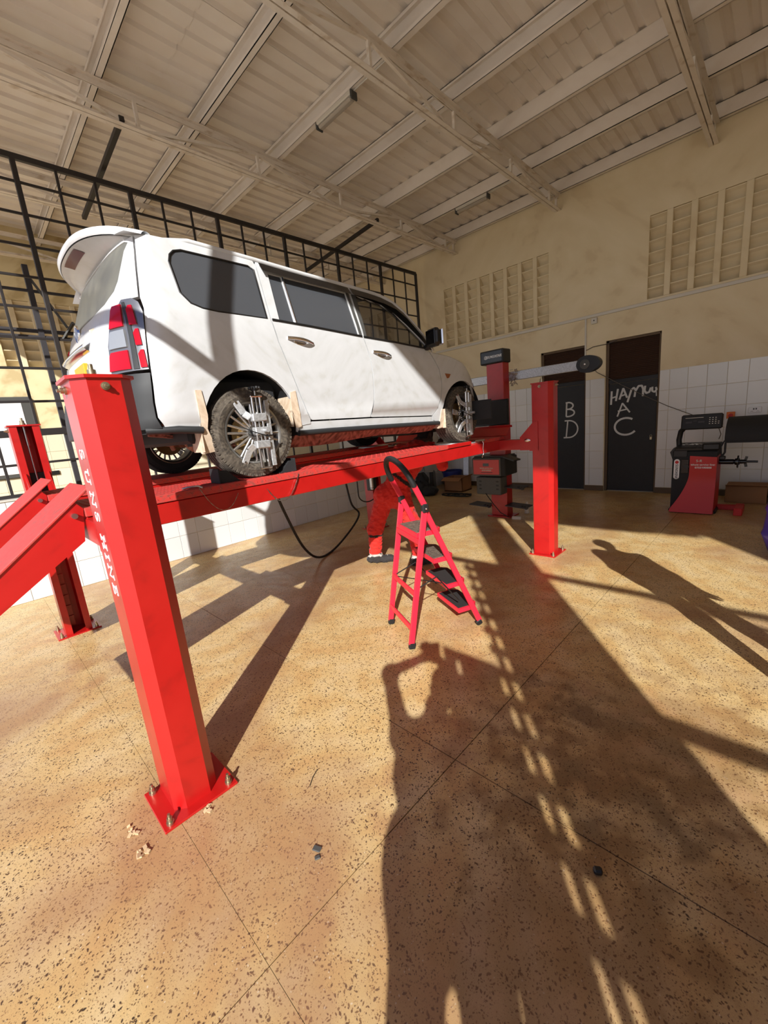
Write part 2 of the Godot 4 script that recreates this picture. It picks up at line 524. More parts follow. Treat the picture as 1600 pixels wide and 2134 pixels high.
	M.concrete = tri_mat(ramp_image(256, 6.0, 77, [Color8(150, 136, 112), Color8(176, 160, 132), Color8(190, 174, 146)], [0.2, 0.5, 0.9]), 0.5, 0.95)
	M.yard = tri_mat(ramp_image(256, 8.0, 79, [Color8(196, 180, 156), Color8(212, 198, 174), Color8(220, 208, 186)], [0.2, 0.5, 0.9]), 0.12, 0.95)
	var body := sm(Color.WHITE, 0.85)
	body.vertex_color_use_as_albedo = true
	body.rim_enabled = true; body.rim = 0.15
	M.body = body
	var tube := sm(Color8(206, 206, 204), 0.3)
	M.lamp_tube = tube
	var poly := sm(Color8(188, 176, 160, 150), 0.25)
	poly.transparency = BaseMaterial3D.TRANSPARENCY_ALPHA
	M.diffuser = poly
# ------------------------------------------------------------------ the building
func roof_y(z: float) -> float:            # underside of the sheets, on top of the purlins
	return 5.56 + 0.014 * (z + 8.4)
func wall_boxes(mb: MB, lo: Vector2, hi: Vector2, holes: Array, put: Callable):   # rectangle less rectangles, as boxes
	var xs := [lo.x, hi.x]
	var ys := [lo.y, hi.y]
	for h in holes:
		xs.append(h.position.x); xs.append(h.end.x)
		ys.append(h.position.y); ys.append(h.end.y)
	xs.sort(); ys.sort()
	for i in xs.size() - 1:
		for j in ys.size() - 1:
			if xs[i + 1] - xs[i] < 0.001 or ys[j + 1] - ys[j] < 0.001: continue
			var m := Vector2((xs[i] + xs[i + 1]) * 0.5, (ys[j] + ys[j + 1]) * 0.5)
			var open := m.x < lo.x or m.x > hi.x or m.y < lo.y or m.y > hi.y
			for h in holes:
				if h.has_point(m): open = true
			if not open:
				put.call(mb, Vector2(xs[i], ys[j]), Vector2(xs[i + 1], ys[j + 1]))
func build_floor():
	var slab := MB.new()
	slab.span(Vector3(FX - 0.2, -0.25, WZ - 0.2), Vector3(RX + 0.2, -0.005, FZ + 0.6))
	var fl := struct("floor", slab, M.joint)
	var xs := [FX, -9.45, -7.35, -5.25, -3.15, -1.05, 1.05, 3.15, RX]
	var zs := [WZ, -7.81, -6.73, -5.65, -4.57, -3.53, -2.44, -1.375, -0.335, FZ + 0.6]
	for i in xs.size() - 1:
		for j in zs.size() - 1:
			# the joints at x = -1.05 and z = -1.375 are open, the others are nearly filled
			var g := func(w: float, along: bool) -> float: return 0.0024 if (along and absf(w + 1.05) < 0.01) or (not along and absf(w + 1.375) < 0.01) else 0.0008
			var a := Vector3(xs[i] + g.call(xs[i], true), 0, zs[j] + g.call(zs[j], false))
			var b := Vector3(xs[i + 1] - g.call(xs[i + 1], true), 0, zs[j + 1] - g.call(zs[j + 1], false))
			var mb := MB.new()
			mb.quad(Vector3(a.x, 0, b.z), Vector3(b.x, 0, b.z), Vector3(b.x, 0, a.z), Vector3(a.x, 0, a.z))
			for e in [[a.x, a.z, b.x, a.z, Vector3.FORWARD], [a.x, b.z, b.x, b.z, Vector3.BACK], [a.x, a.z, a.x, b.z, Vector3.LEFT], [b.x, a.z, b.x, b.z, Vector3.RIGHT]]:
				mb.quad_to(Vector3(e[0], 0, e[1]), Vector3(e[2], 0, e[3]), Vector3(e[2], -0.006, e[3]), Vector3(e[0], -0.006, e[1]), e[4])
			mb.has_uv = true
			for p in mb.v:
				mb.u.append(Vector2(p.x, p.z) / 1.9)
				mb.u2.append(Vector2((p.x - SX0) / SW, (p.z - SZ0) / SW))
			part("floor_panel", mb, M.floor, fl)
	# broken spots where old anchors were pulled out
	var br := [[-1.79, -0.174, 0.035], [-1.774, -0.447, 0.03], [-1.935, -0.182, 0.04]]
	for q in br:
		var mb := MB.new()
		for k in 7:
			var a := rng.randf() * TAU
			var r: float = q[2] * rng.randf_range(0.2, 1.0)
			mb.box(Vector3(q[0] + cos(a) * r, 0.004, q[1] + sin(a) * r), Vector3(0.02, 0.008, 0.014) * rng.randf_range(0.5, 1.1), Basis.from_euler(Vector3(rng.randf() * 0.5, rng.randf() * TAU, rng.randf() * 0.5)))
		solo("concrete_crumbs", mb, M.crumb, "small heap of broken concrete crumbs beside the near lift post base plate", "rubble", "concrete crumbs by the lettered post")
	var yard := MB.new()
	yard.span(Vector3(-45, -0.35, FZ + 0.6), Vector3(45, -0.06, 60))
	var y := struct("ground", yard, M.yard)
	y.set_meta("label", "sunlit earth yard outside the open front")
func tile_field(parent: Node3D, origin: Vector3, du: Vector3, out: Vector3, u0: float, u1: float, y0: float, y1: float, holes: Array, mats: Array, seen: Array):
	# ceramic tiles 0.248 x 0.331; those in the seen range are single pieces, the rest one joined part
	var tw := 0.248
	var th := 0.331
	var rest := MB.new()
	var cache := {}
	var bs := Basis(du, Vector3.UP, du.cross(Vector3.UP))
	var i0 := int(floor(u0 / tw))
	var i1 := int(ceil(u1 / tw))
	for i in range(i0, i1):
		var k := 0
		while y0 + k * th < y1 - 0.02:
			var a := Vector2(maxf(i * tw, u0), y0 + k * th)
			var b := Vector2(minf((i + 1) * tw, u1), minf(y0 + (k + 1) * th, y1))
			k += 1
			var pieces := [Rect2(a, b - a)]
			for h in holes:
				var nx := []
				for r in pieces:
					if not r.intersects(h):
						nx.append(r); continue
					if r.position.x < h.position.x - 0.01: nx.append(Rect2(r.position, Vector2(h.position.x - r.position.x, r.size.y)))
					if r.end.x > h.end.x + 0.01: nx.append(Rect2(Vector2(h.end.x, r.position.y), Vector2(r.end.x - h.end.x, r.size.y)))
				pieces = nx
			for r in pieces:
				if r.size.x < 0.02 or r.size.y < 0.02: continue
				var ctr: Vector3 = origin + du * (r.position.x + r.size.x * 0.5) + Vector3(0, r.position.y + r.size.y * 0.5, 0) + out * 0.004
				var sz := Vector3(r.size.x - 0.004, r.size.y - 0.004, 0.008)
				if ctr.dot(du.abs()) > seen[0] and ctr.dot(du.abs()) < seen[1]:
					var key := "%d_%d_%d" % [roundi(sz.x * 500), roundi(sz.y * 500), rng.randi() % 3]
					if not cache.has(key):
						var mb := MB.new()
						mb.box(Vector3.ZERO, sz, Basis(), 0.0022)
						cache[key] = mb.mesh(Transform3D.IDENTITY, mats[int(key.get_slice("_", 2))])
					var tilt := Basis(du, rng.randf_range(-0.004, 0.004)) * Basis(Vector3.UP, rng.randf_range(-0.004, 0.004))
					shared("tile", cache[key], Transform3D(tilt * bs, ctr), parent)
				else:
					rest.box(ctr, sz, bs)
	if rest.v.size() > 0:
		var o := part("tile_field", rest, mats[0], parent)
		o.set_meta("kind", "stuff")
func vent(called: String, origin: Vector3, du: Vector3, out: Vector3, u0: float, u1: float, y0: float, y1: float, cols: int, depth: float):
	# precast ventilation blocks: upright fins and slats that slope down to the outside
	var o := Node3D.new()
	o.name = numbered(called)
	add_child(o)
	o.set_meta("kind", "structure")
	o.position = origin + du * u0 + Vector3(0, y0, 0)
	var fw := 0.085
	var w := (u1 - u0 - fw * (cols - 1)) / cols
	var pitch := w + fw
	var fin := MB.new()
	fin.box(Vector3.ZERO, Vector3(fw, y1 - y0, depth), Basis(), 0.006)
	var fm := fin.mesh(Transform3D.IDENTITY, M.plaster)
	var bs := Basis(du, Vector3.UP, du.cross(Vector3.UP))
	for i in range(1, cols):
		shared("fin", fm, Transform3D(bs, origin + du * (u0 + i * pitch - fw * 0.5) + Vector3(0, (y0 + y1) * 0.5, 0) - out * (depth * 0.5 - 0.004)), o)
	var rows := 7
	var rp := (y1 - y0) / rows
	var slat := MB.new()
	# section in (depth, y): a thin lip at the room side, the underside hollow, running down and out
	var zz := du.cross(Vector3.UP)
	var sgn := 1.0 if zz.dot(out) > 0 else -1.0
	var poly := [Vector2(-0.018, 0.008), Vector2(-0.018, -0.006), Vector2(-0.06, -0.035), Vector2(-0.11, -0.085), Vector2(-0.15, -0.135), Vector2(-0.185, -0.19), Vector2(-0.198, -0.19), Vector2(-0.162, -0.125), Vector2(-0.12, -0.07), Vector2(-0.065, -0.014), Vector2(-0.03, 0.008)]
	slat.prism(poly, w, Transform3D(Basis(Vector3(0, 0, sgn), Vector3.UP, Vector3(-sgn, 0, 0)), Vector3.ZERO))
	var smesh := slat.mesh(Transform3D.IDENTITY, M.plaster)
	for i in cols:
		for k in range(1, rows + 1):
			shared("slat", smesh, Transform3D(bs, origin + du * (u0 + i * pitch + w * 0.5) + Vector3(0, y0 + k * rp - 0.014, 0)), o)
func build_walls():
	# door wall
	var doors := [Rect2(-3.66, 0, 0.85, 2.72), Rect2(-2.47, 0, 0.84, 2.72)]
	var vents := [Rect2(-5.89, 3.25, 2.4, 1.235), Rect2(-1.86, 3.25, 2.4, 1.235), Rect2(-9.9, 3.25, 2.4, 1.235)]
	var wb := MB.new()
	wall_boxes(wb, Vector2(FX, -0.1), Vector2(RX, 5.75), doors + vents, func(mb, a, b): mb.span(Vector3(a.x, a.y, WZ - 0.2), Vector3(b.x, b.y, WZ)))
	wb.span(Vector3(-4.0, 0, WZ - 1.2), Vector3(-1.4, 3.0, WZ - 1.15))    # dark rooms behind the doors
	var back := struct("wall_back", wb, M.plaster)
	var hole2 := [Rect2(-3.66, -1, 0.85, 5), Rect2(-2.47, -1, 0.84, 5)]
	tile_field(back, Vector3(0, 0, WZ), Vector3.RIGHT, Vector3.BACK, FX, RX, 0.105, 2.09, hole2, M.tiles, [-6.0, 0.3])
	var sk := MB.new()
	for r in [[FX, -3.66], [-2.81, -2.47], [-1.63, RX]]:
		sk.span(Vector3(r[0], 0, WZ), Vector3(r[1], 0.1, WZ + 0.012), 0.003)
	struct("baseboard_back", sk, M.frame_brown)
	vent("window_1", Vector3(0, 0, WZ), Vector3.RIGHT, Vector3.BACK, -5.89, -3.49, 3.25, 4.485, 8, 0.19)
	vent("window_2", Vector3(0, 0, WZ), Vector3.RIGHT, Vector3.BACK, -1.86, 0.54, 3.25, 4.485, 8, 0.19)
	vent("window_3", Vector3(0, 0, WZ), Vector3.RIGHT, Vector3.BACK, -9.9, -7.5, 3.25, 4.485, 8, 0.19)
	# conduit band under the vents, droppers, cables
	var tr := MB.new()
	tr.span(Vector3(-6.2, 3.165, WZ), Vector3(RX, 3.215, WZ + 0.025), 0.004)
	struct("trim_1", tr, M.cream_plastic)
	var tr2 := MB.new()
	tr2.span(Vector3(-2.83, 2.5, WZ), Vector3(-2.80, 3.165, WZ + 0.018), 0.003)
	struct("trim_2", tr2, M.cream_plastic)
	var jb := thing("junction_box", "small square white junction box under the wall conduit", "electrical box", Vector3(-2.665, 3.10, WZ))
	var m := MB.new(); m.box(Vector3(-2.665, 3.10, WZ + 0.022), Vector3(0.1, 0.1, 0.044), Basis(), 0.006)
	part("box_body", m, M.cream_plastic, jb)
	m = MB.new(); m.cyl(Vector3(-2.665, 3.105, WZ + 0.044), Vector3(-2.665, 3.105, WZ + 0.047), 0.012, 0.012, 10)
	part("hole_plug", m, M.black, jb)
	# left dwarf wall with ledge
	var dw := MB.new()
	dw.span(Vector3(LX - 0.3, -0.1, WZ), Vector3(LX, 1.19, FZ))
	var left := struct("wall_left", dw, M.plaster_pale)
	tile_field(left, Vector3(LX, 0, 0), Vector3.FORWARD, Vector3.RIGHT, -FZ, -WZ, 0.0, 1.19, [], M.tiles, [-8.5, 0.7])
	var ledge := MB.new()
	ledge.span(Vector3(LX - 0.32, 1.19, WZ), Vector3(LX + 0.02, 1.205, FZ), 0.004)
	struct("trim_3", ledge, M.cream_plastic)
	# wall of the next bay
	var fw := MB.new()
	var fv := [Rect2(0.95, 3.25, 2.4, 1.2), Rect2(4.6, 3.25, 2.4, 1.2)]       # u = -z
	wall_boxes(fw, Vector2(-FZ, -0.1), Vector2(-WZ + 0.2, 5.8), fv, func(mb, a, b): mb.span(Vector3(FX - 0.2, a.y, -a.x), Vector3(FX, b.y, -b.x)))
	var far := struct("wall_far", fw, M.plaster_pale)
	tile_field(far, Vector3(FX, 0, 0), Vector3.FORWARD, Vector3.RIGHT, -FZ, -WZ, 0.07, 2.056, [], M.tiles_cream, [-2.4, 0.2])
	vent("window_4", Vector3(FX, 0, 0), Vector3.FORWARD, Vector3.RIGHT, 0.95, 3.35, 3.25, 4.45, 8, 0.19)
	vent("window_5", Vector3(FX, 0, 0), Vector3.FORWARD, Vector3.RIGHT, 4.6, 7.0, 3.25, 4.45, 8, 0.19)
	var rw := MB.new()
	rw.span(Vector3(RX, -0.1, WZ - 0.2), Vector3(RX + 0.2, 5.8, FZ))
	struct("wall_right", rw, M.plaster)
	# doors
	build_door("door_1", -3.66, -2.81, 2.03, ["B", "D"])
	build_door("door_2", -2.47, -1.63, 1.97, [])
func stroke(mb: MB, pts: Array, r: float, z: float):          # a line of sprayed paint, flat on the door
	z += mb.v.size() * 0.000001
	for poly in Geometry2D.offset_polyline(PackedVector2Array(pts), r, Geometry2D.JOIN_ROUND, Geometry2D.END_ROUND):
		if Geometry2D.is_polygon_clockwise(poly): continue
		var ids := Geometry2D.triangulate_polygon(poly)
		for k in range(0, ids.size(), 3):
			var q := []
			for j in 3: q.append(Vector3(poly[ids[k + j]].x, poly[ids[k + j]].y, z))
			mb.tri_n(q[0], q[1], q[2], Vector3.BACK, Vector3.BACK, Vector3.BACK)
func arc(cx: float, cy: float, rx: float, ry: float, a0: float, a1: float, k := 14) -> Array:
	var p := []
	for i in k + 1:
		var a := deg_to_rad(lerpf(a0, a1, float(i) / k))
		p.append(Vector2(cx + rx * cos(a), cy + ry * sin(a)))
	return p
func build_door(called: String, x0: float, x1: float, head: float, _l: Array):
	var o := Node3D.new()
	o.name = called
	add_child(o)
	o.position = Vector3((x0 + x1) * 0.5, 0, WZ)
	o.set_meta("kind", "structure")
	var zf := WZ - 0.05
	var fr := MB.new()
	fr.span(Vector3(x0, 0, zf - 0.06), Vector3(x0 + 0.045, 2.72, zf + 0.02), 0.003)
	fr.span(Vector3(x1 - 0.03, 0, zf - 0.06), Vector3(x1, 2.72, zf + 0.02), 0.003)
	fr.span(Vector3(x0, 2.68, zf - 0.06), Vector3(x1, 2.72, zf + 0.02), 0.003)
	part("door_frame", fr, M.frame_brown, o)
	var tb := MB.new()
	tb.span(Vector3(x0 + 0.045, head, zf - 0.05), Vector3(x1 - 0.03, head + 0.07, zf + 0.012), 0.003)
	part("transom_bar", tb, M.door, o)
	var leaf := MB.new()
	leaf.span(Vector3(x0 + 0.05, 0.012, zf - 0.045), Vector3(x1 - 0.034, head - 0.004, zf), 0.004)
	var lf := part("door_leaf", leaf, M.door, o)
	var bk := MB.new()
	bk.span(Vector3(x0 + 0.045, head + 0.07, zf - 0.06), Vector3(x1 - 0.03, 2.68, zf - 0.05))
	part("louvre_backing", bk, M.door, o)
	var sl := MB.new()
	sl.box(Vector3.ZERO, Vector3(x1 - x0 - 0.08, 0.036, 0.008), Basis(Vector3.RIGHT, deg_to_rad(-35)))
	var smh := sl.mesh(Transform3D.IDENTITY, M.louvre)
	var y := head + 0.09
	while y < 2.67:
		shared("louvre_slat", smh, Transform3D(Basis(), Vector3((x0 + x1) * 0.5 + 0.007, y, zf - 0.02)), o)
		y += 0.03
	var pl := MB.new()
	var hx := x1 - 0.12
	pl.span(Vector3(hx, 0.94, zf), Vector3(hx + 0.04, 0.995, zf + 0.02), 0.006)
	pl.tube(arc3(Vector3(hx + 0.02, 0.995, zf + 0.012), 0.014, 0.03), 0.005, 8)
	if called == "door_2": part("padlock", pl, M.zinc, lf)
	var zc := zf + 0.0012
	var cx := (x0 + x1) * 0.5
	if called == "door_1":
		var s := MB.new()
		var bx := cx + 0.05
		stroke(s, [Vector2(bx, 1.45), Vector2(bx + 0.01, 1.72)], 0.014, zc)
		stroke(s, [Vector2(bx - 0.01, 1.715)] + arc(bx + 0.03, 1.655, 0.1, 0.065, 80, -80) + [Vector2(bx + 0.005, 1.59)], 0.014, zc)
		stroke(s, [Vector2(bx + 0.005, 1.59)] + arc(bx + 0.035, 1.52, 0.12, 0.07, 80, -80) + [Vector2(bx, 1.45)], 0.014, zc)
		stroke(s, [Vector2(bx, 1.04), Vector2(bx + 0.03, 1.37)], 0.013, zc)
		stroke(s, [Vector2(bx - 0.03, 1.37)] + arc(bx + 0.05, 1.205, 0.17, 0.165, 85, -85) + [Vector2(bx - 0.05, 1.04)], 0.013, zc)
		part("lettering", s, M.chalk, lf)
	else:
		var s := MB.new()
		var w := 0.016
		var q := func(u, t): return Vector2(x0 + 0.06 + 0.72 * u, t)
		stroke(s, [q.call(0.05, 1.84), q.call(0.04, 1.60)], w, zc)
		stroke(s, [q.call(0.06, 1.72), q.call(0.17, 1.74)], w * 0.8, zc)
		stroke(s, [q.call(0.19, 1.87), q.call(0.15, 1.66)], w, zc)
		stroke(s, [q.call(0.23, 1.68), q.call(0.31, 1.87), q.call(0.40, 1.70)], w, zc)
		stroke(s, [q.call(0.26, 1.74), q.call(0.37, 1.76)], w * 0.8, zc)
		stroke(s, [q.call(0.41, 1.62), q.call(0.49, 1.83), q.call(0.54, 1.86), q.call(0.58, 1.82), q.call(0.56, 1.70)], w, zc)
		stroke(s, [q.call(0.58, 1.80), q.call(0.64, 1.88), q.call(0.71, 1.88), q.call(0.74, 1.82), q.call(0.74, 1.70)], w, zc)
		stroke(s, [q.call(0.78, 1.87), q.call(0.77, 1.79), q.call(0.81, 1.745), q.call(0.87, 1.76), q.call(0.90, 1.83)], w, zc)
		stroke(s, [q.call(0.93, 1.84), q.call(0.93, 1.77), q.call(0.98, 1.75), q.call(1.02, 1.79), q.call(1.0, 1.83)], w * 0.9, zc)
		stroke(s, [q.call(1.01, 1.78), q.call(1.02, 1.68)], w * 0.5, zc)
		stroke(s, [q.call(0.19, 1.38), q.call(0.30, 1.61), q.call(0.47, 1.44)], 0.013, zc)
		stroke(s, [q.call(0.20, 1.475), q.call(0.40, 1.50)], 0.012, zc)
		stroke(s, arc(x0 + 0.34, 1.195, 0.18, 0.15, 55, 325, 22), 0.017, zc)
		part("lettering", s, M.chalk, lf)
func arc3(base: Vector3, r: float, h: float) -> Array:
	var p := []
	p.append(base + Vector3(-r, -0.005, 0))
	for i in 9:
		var a := PI - PI * i / 8
		p.append(base + Vector3(cos(a) * r, h - r + sin(a) * r, 0))
	p.append(base + Vector3(r, -0.005, 0))
	return p
func build_roof():
	# box rib sheets, lapped in two lengths
	var o := Node3D.new()
	o.name = "ceiling"
	add_child(o)
	o.set_meta("kind", "structure")
	var rib := 0.222
	var wide := rib * 4
	var zend := 1.69
	var lengths := [[WZ - 0.3, -5.72, 0.0], [-5.80, -2.40, 0.006], [-2.48, zend, 0.0]]
	var prof := [Vector2(0, 0), Vector2(0.06, 0), Vector2(0.085, 0.032), Vector2(0.137, 0.032), Vector2(0.162, 0), Vector2(rib, 0)]
	for li in 3:
		var L: Array = lengths[li]
		var mb := MB.new()
		var n := 4
		var pts := []
		for k in n:
			for q in (prof if k == n - 1 else prof.slice(0, 5)):
				pts.append(Vector2(q.x + k * rib, q.y))
		pts.append(Vector2(wide + 0.05, 0.0))
		for i in pts.size() - 1:
			var za: float = L[0]
			var zb: float = L[1]
			for lay in [0.0, 0.004]:
				var a := Vector3(pts[i].x, roof_y(za) + pts[i].y + L[2] + lay, za)
				var b := Vector3(pts[i + 1].x, roof_y(za) + pts[i + 1].y + L[2] + lay, za)
				var c := Vector3(pts[i + 1].x, roof_y(zb) + pts[i + 1].y + L[2] + lay, zb)
				var d := Vector3(pts[i].x, roof_y(zb) + pts[i].y + L[2] + lay, zb)
				mb.quad_to(a, b, c, d, Vector3.DOWN if lay == 0.0 else Vector3.UP)
		var ms := mb.mesh(Transform3D.IDENTITY, M.roof)
		var x := FX - 0.3
		var k := 0
		while x < RX + 0.2:
			shared("roof_sheet", ms, Transform3D(Basis(), Vector3(x, 0.0035 * (k % 2), 0)), o)
			x += wide
			k += 1
	# purlins: lipped channels
	var z := -8.36
	var k := 0
	var th := 0.008
	while z < 1.6:
		var y := roof_y(z)
		var mb := MB.new()
		var x0 := FX
		var x1 := RX
		mb.span(Vector3(x0, y - 0.008, z - 0.07), Vector3(x1, y, z))
		mb.span(Vector3(x0, y - 0.2, z - 0.07), Vector3(x1, y - 0.192, z))
		if k < 3:                           # back of the channel towards the yard
			mb.span(Vector3(x0, y - 0.2, z - th), Vector3(x1, y, z))
			mb.span(Vector3(x0, y - 0.2, z - 0.07), Vector3(x1, y - 0.175, z - 0.064))
		else:                               # open side towards the yard
			mb.span(Vector3(x0, y - 0.2, z - 0.07), Vector3(x1, y, z - 0.07 + th))
			mb.span(Vector3(x0, y - 0.2, z - 0.006), Vector3(x1, y - 0.165, z))
			mb.span(Vector3(x0, y - 0.03, z - 0.006), Vector3(x1, y, z))
		var lab := "long pale roof purlin, number %s out from the door wall" % ["one", "two", "three", "four", "five", "six", "seven", "eight", "nine", "ten"][k]
		solo("roof_purlin", mb, M.purlin, lab, "purlin", "roof purlins")
		z += 1.09
		k += 1
	var t := ["close to the far wall of the next bay", "behind the black steel grille", "over the far side of the white car", "running from the wall between the vents, above the lift", "over the graffiti doors and the wheel balancer", "over the empty middle of the workshop", "close to the right wall"]
	var xs := [-9.91, -7.71, -5.51, -3.31, -1.1, 1.1, 3.3]
	for i in xs.size():
		build_truss(xs[i], "pale angle iron roof truss " + t[i])
func build_truss(x: float, label: String):
	var o := thing("roof_truss", label, "truss", Vector3(x, 5.1, WZ), "roof trusses")
	var zs := [-8.36, -8.06, -6.66, -5.18, -3.7, -2.19, -0.7, 0.5]
	var top := func(z): return roof_y(z) - 0.235
	var z0 := WZ
	var m := MB.new()
	for s in [-1, 1]:
		m.bar(Vector3(x + s * 0.032, 5.1, z0), Vector3(x + s * 0.032, 5.1, FZ), 0.05, 0.006)
		m.bar(Vector3(x + s * 0.009, 5.125, z0), Vector3(x + s * 0.009, 5.125, FZ), 0.006, 0.05)
	part("bottom_chord", m, M.truss, o)
	m = MB.new()
	for s in [-1, 1]:
		m.bar(Vector3(x + s * 0.032, top.call(z0) + 0.025, z0), Vector3(x + s * 0.032, top.call(FZ) + 0.025, FZ), 0.05, 0.006)
		m.bar(Vector3(x + s * 0.009, top.call(z0), z0), Vector3(x + s * 0.009, top.call(FZ), FZ), 0.006, 0.05)
	part("top_chord", m, M.truss, o)
	for i in zs.size():
		m = MB.new()
		m.bar(Vector3(x, 5.12, zs[i]), Vector3(x, top.call(zs[i]), zs[i]), 0.035, 0.035)
		part("web_post", m, M.truss, o)
		if i > 0:
			m = MB.new()
			if i % 2 == 1:
				m.bar(Vector3(x, 5.12, zs[i]), Vector3(x, top.call(zs[i - 1]), zs[i - 1]), 0.03, 0.03)
			else:
				m.bar(Vector3(x, 5.12, zs[i - 1]), Vector3(x, top.call(zs[i]), zs[i]), 0.03, 0.03)
			part("web_diagonal", m, M.truss, o)
func build_lights():
	var spots := [[-4.23, -4.04, "long fluorescent batten fixed below the middle roof purlin"], [-4.38, -7.31, "long fluorescent batten near the door wall end of the roof"]]
	for q in spots:
		var y := roof_y(q[1]) - 0.2255
		var c := Vector3(q[0], y, q[1])
		var o := thing("fluorescent_fitting", q[2], "light fitting", c, "switched off ceiling lights")
		var m := MB.new()
		m.box(c, Vector3(0.66, 0.05, 0.1), Basis(), 0.01)
		part("housing", m, M.cream_plastic, o)
		m = MB.new()
		m.box(c + Vector3(0, -0.045, 0), Vector3(0.62, 0.05, 0.085), Basis(), 0.02)
		part("diffuser", m, M.diffuser, o)
		for s in [-1, 1]:
			m = MB.new()
			m.cyl(c + Vector3(-0.3, -0.04, s * 0.022), c + Vector3(0.3, -0.04, s * 0.022), 0.013, 0.013, 10)
			part("lamp_tube", m, M.lamp_tube, o)
			m = MB.new()
			m.box(c + Vector3(s * 0.325, -0.025, 0), Vector3(0.03, 0.09, 0.11), Basis(), 0.012)
			part("end_cap", m, M.grey, o)
		m = MB.new()
		m.cyl(c + Vector3(0.33, 0.012, 0), c + Vector3(0.9, 0.012, 0), 0.008, 0.008, 8)
		part("cable_conduit", m, M.cream_plastic, o)
func build_grille():
	# black steel grille on the dwarf wall
	var gx := LX - 0.22
	var o := thing("steel_grille", "tall black steel bar grille standing on the tiled dwarf wall", "grille", Vector3(gx, 1.205, -3.8))
	var z0 := -8.2
	var z1 := 0.055
	var top := 4.955
	var bot := 1.205
	var m := MB.new()
	m.span(Vector3(gx - 0.025, top - 0.03, z0), Vector3(gx + 0.025, top + 0.03, z1), 0.004)
	part("top_rail", m, M.black_steel, o)
	m = MB.new()
	m.span(Vector3(gx - 0.02, bot, z0), Vector3(gx + 0.02, bot + 0.04, z1), 0.004)
	part("bottom_rail", m, M.black_steel, o)
	var k := 0
	var z := z1
	var mthick := MB.new(); mthick.box(Vector3.ZERO, Vector3(0.05, top - bot, 0.05), Basis(), 0.004)
	var mthin := MB.new(); mthin.box(Vector3.ZERO, Vector3(0.025, top - bot, 0.028), Basis(), 0.003)
	var a := mthick.mesh(Transform3D.IDENTITY, M.black_steel)
	var b := mthin.mesh(Transform3D.IDENTITY, M.black_steel)
	for i in range(0, 22):
		var zz := 0.055 - i * 0.3929
		shared("upright_bar", a if i % 3 == 0 else b, Transform3D(Basis(), Vector3(gx, (top + bot) * 0.5, zz)), o)
	var hb := MB.new(); hb.box(Vector3.ZERO, Vector3(0.02, 0.028, z1 - z0), Basis(), 0.003)
	var hm := hb.mesh(Transform3D.IDENTITY, M.black_steel)
	for y in [4.70, 4.37, 4.035, 3.70, 3.36, 3.02, 2.68, 2.30, 1.58]:
		shared("cross_bar", hm, Transform3D(Basis(), Vector3(gx, y, (z0 + z1) * 0.5)), o)
	m = MB.new()
	m.span(Vector3(gx - 0.03, 1.90, z0), Vector3(gx + 0.03, 1.98, z1), 0.004)
	part("middle_rail", m, M.black_steel, o)
	for q in [[-2.02, 0.0], [-6.0, 0.0]]:
		m = MB.new()
		var zz: float = q[0]
		m.bar(Vector3(-5.48, 5.16, zz + 0.0), Vector3(-7.65, 5.0, zz + 0.0), 0.05, 0.05)
		part("stay_tube", m, M.black_steel, o)
	# sliding rail gate stacked behind it
	var g := thing("pipe_rack", "dark round pipes stored on a bracket behind the steel grille", "pipe rack", Vector3(-7.2, 1.205, -0.9))
	for q in [[3.30, 0.026], [3.22, 0.026], [3.80, 0.02]]:
		m = MB.new()
		m.cyl(Vector3(-7.3, q[0], 0.5), Vector3(-7.3, q[0] - 0.02, -2.4), q[1], q[1], 12)
		part("pipe", m, M.grey_dark, g)
	m = MB.new()
	m.bar(Vector3(-7.3, 0.0, -1.12), Vector3(-7.3, 4.1, -1.12), 0.06, 0.06)
	part("rack_post", m, M.grey_dark, g)
	m = MB.new()
	m.bar(Vector3(-7.3, 4.0, -1.12), Vector3(-7.25, 3.35, -1.42), 0.03, 0.03)
	m.bar(Vector3(-7.3, 3.2, -1.35), Vector3(-7.25, 3.42, -1.5), 0.1, 0.02)
	m.bar(Vector3(-7.25, 3.42, -1.5), Vector3(-7.2, 3.25, -1.62), 0.1, 0.02)
	part("bracket", m, M.grey, g)
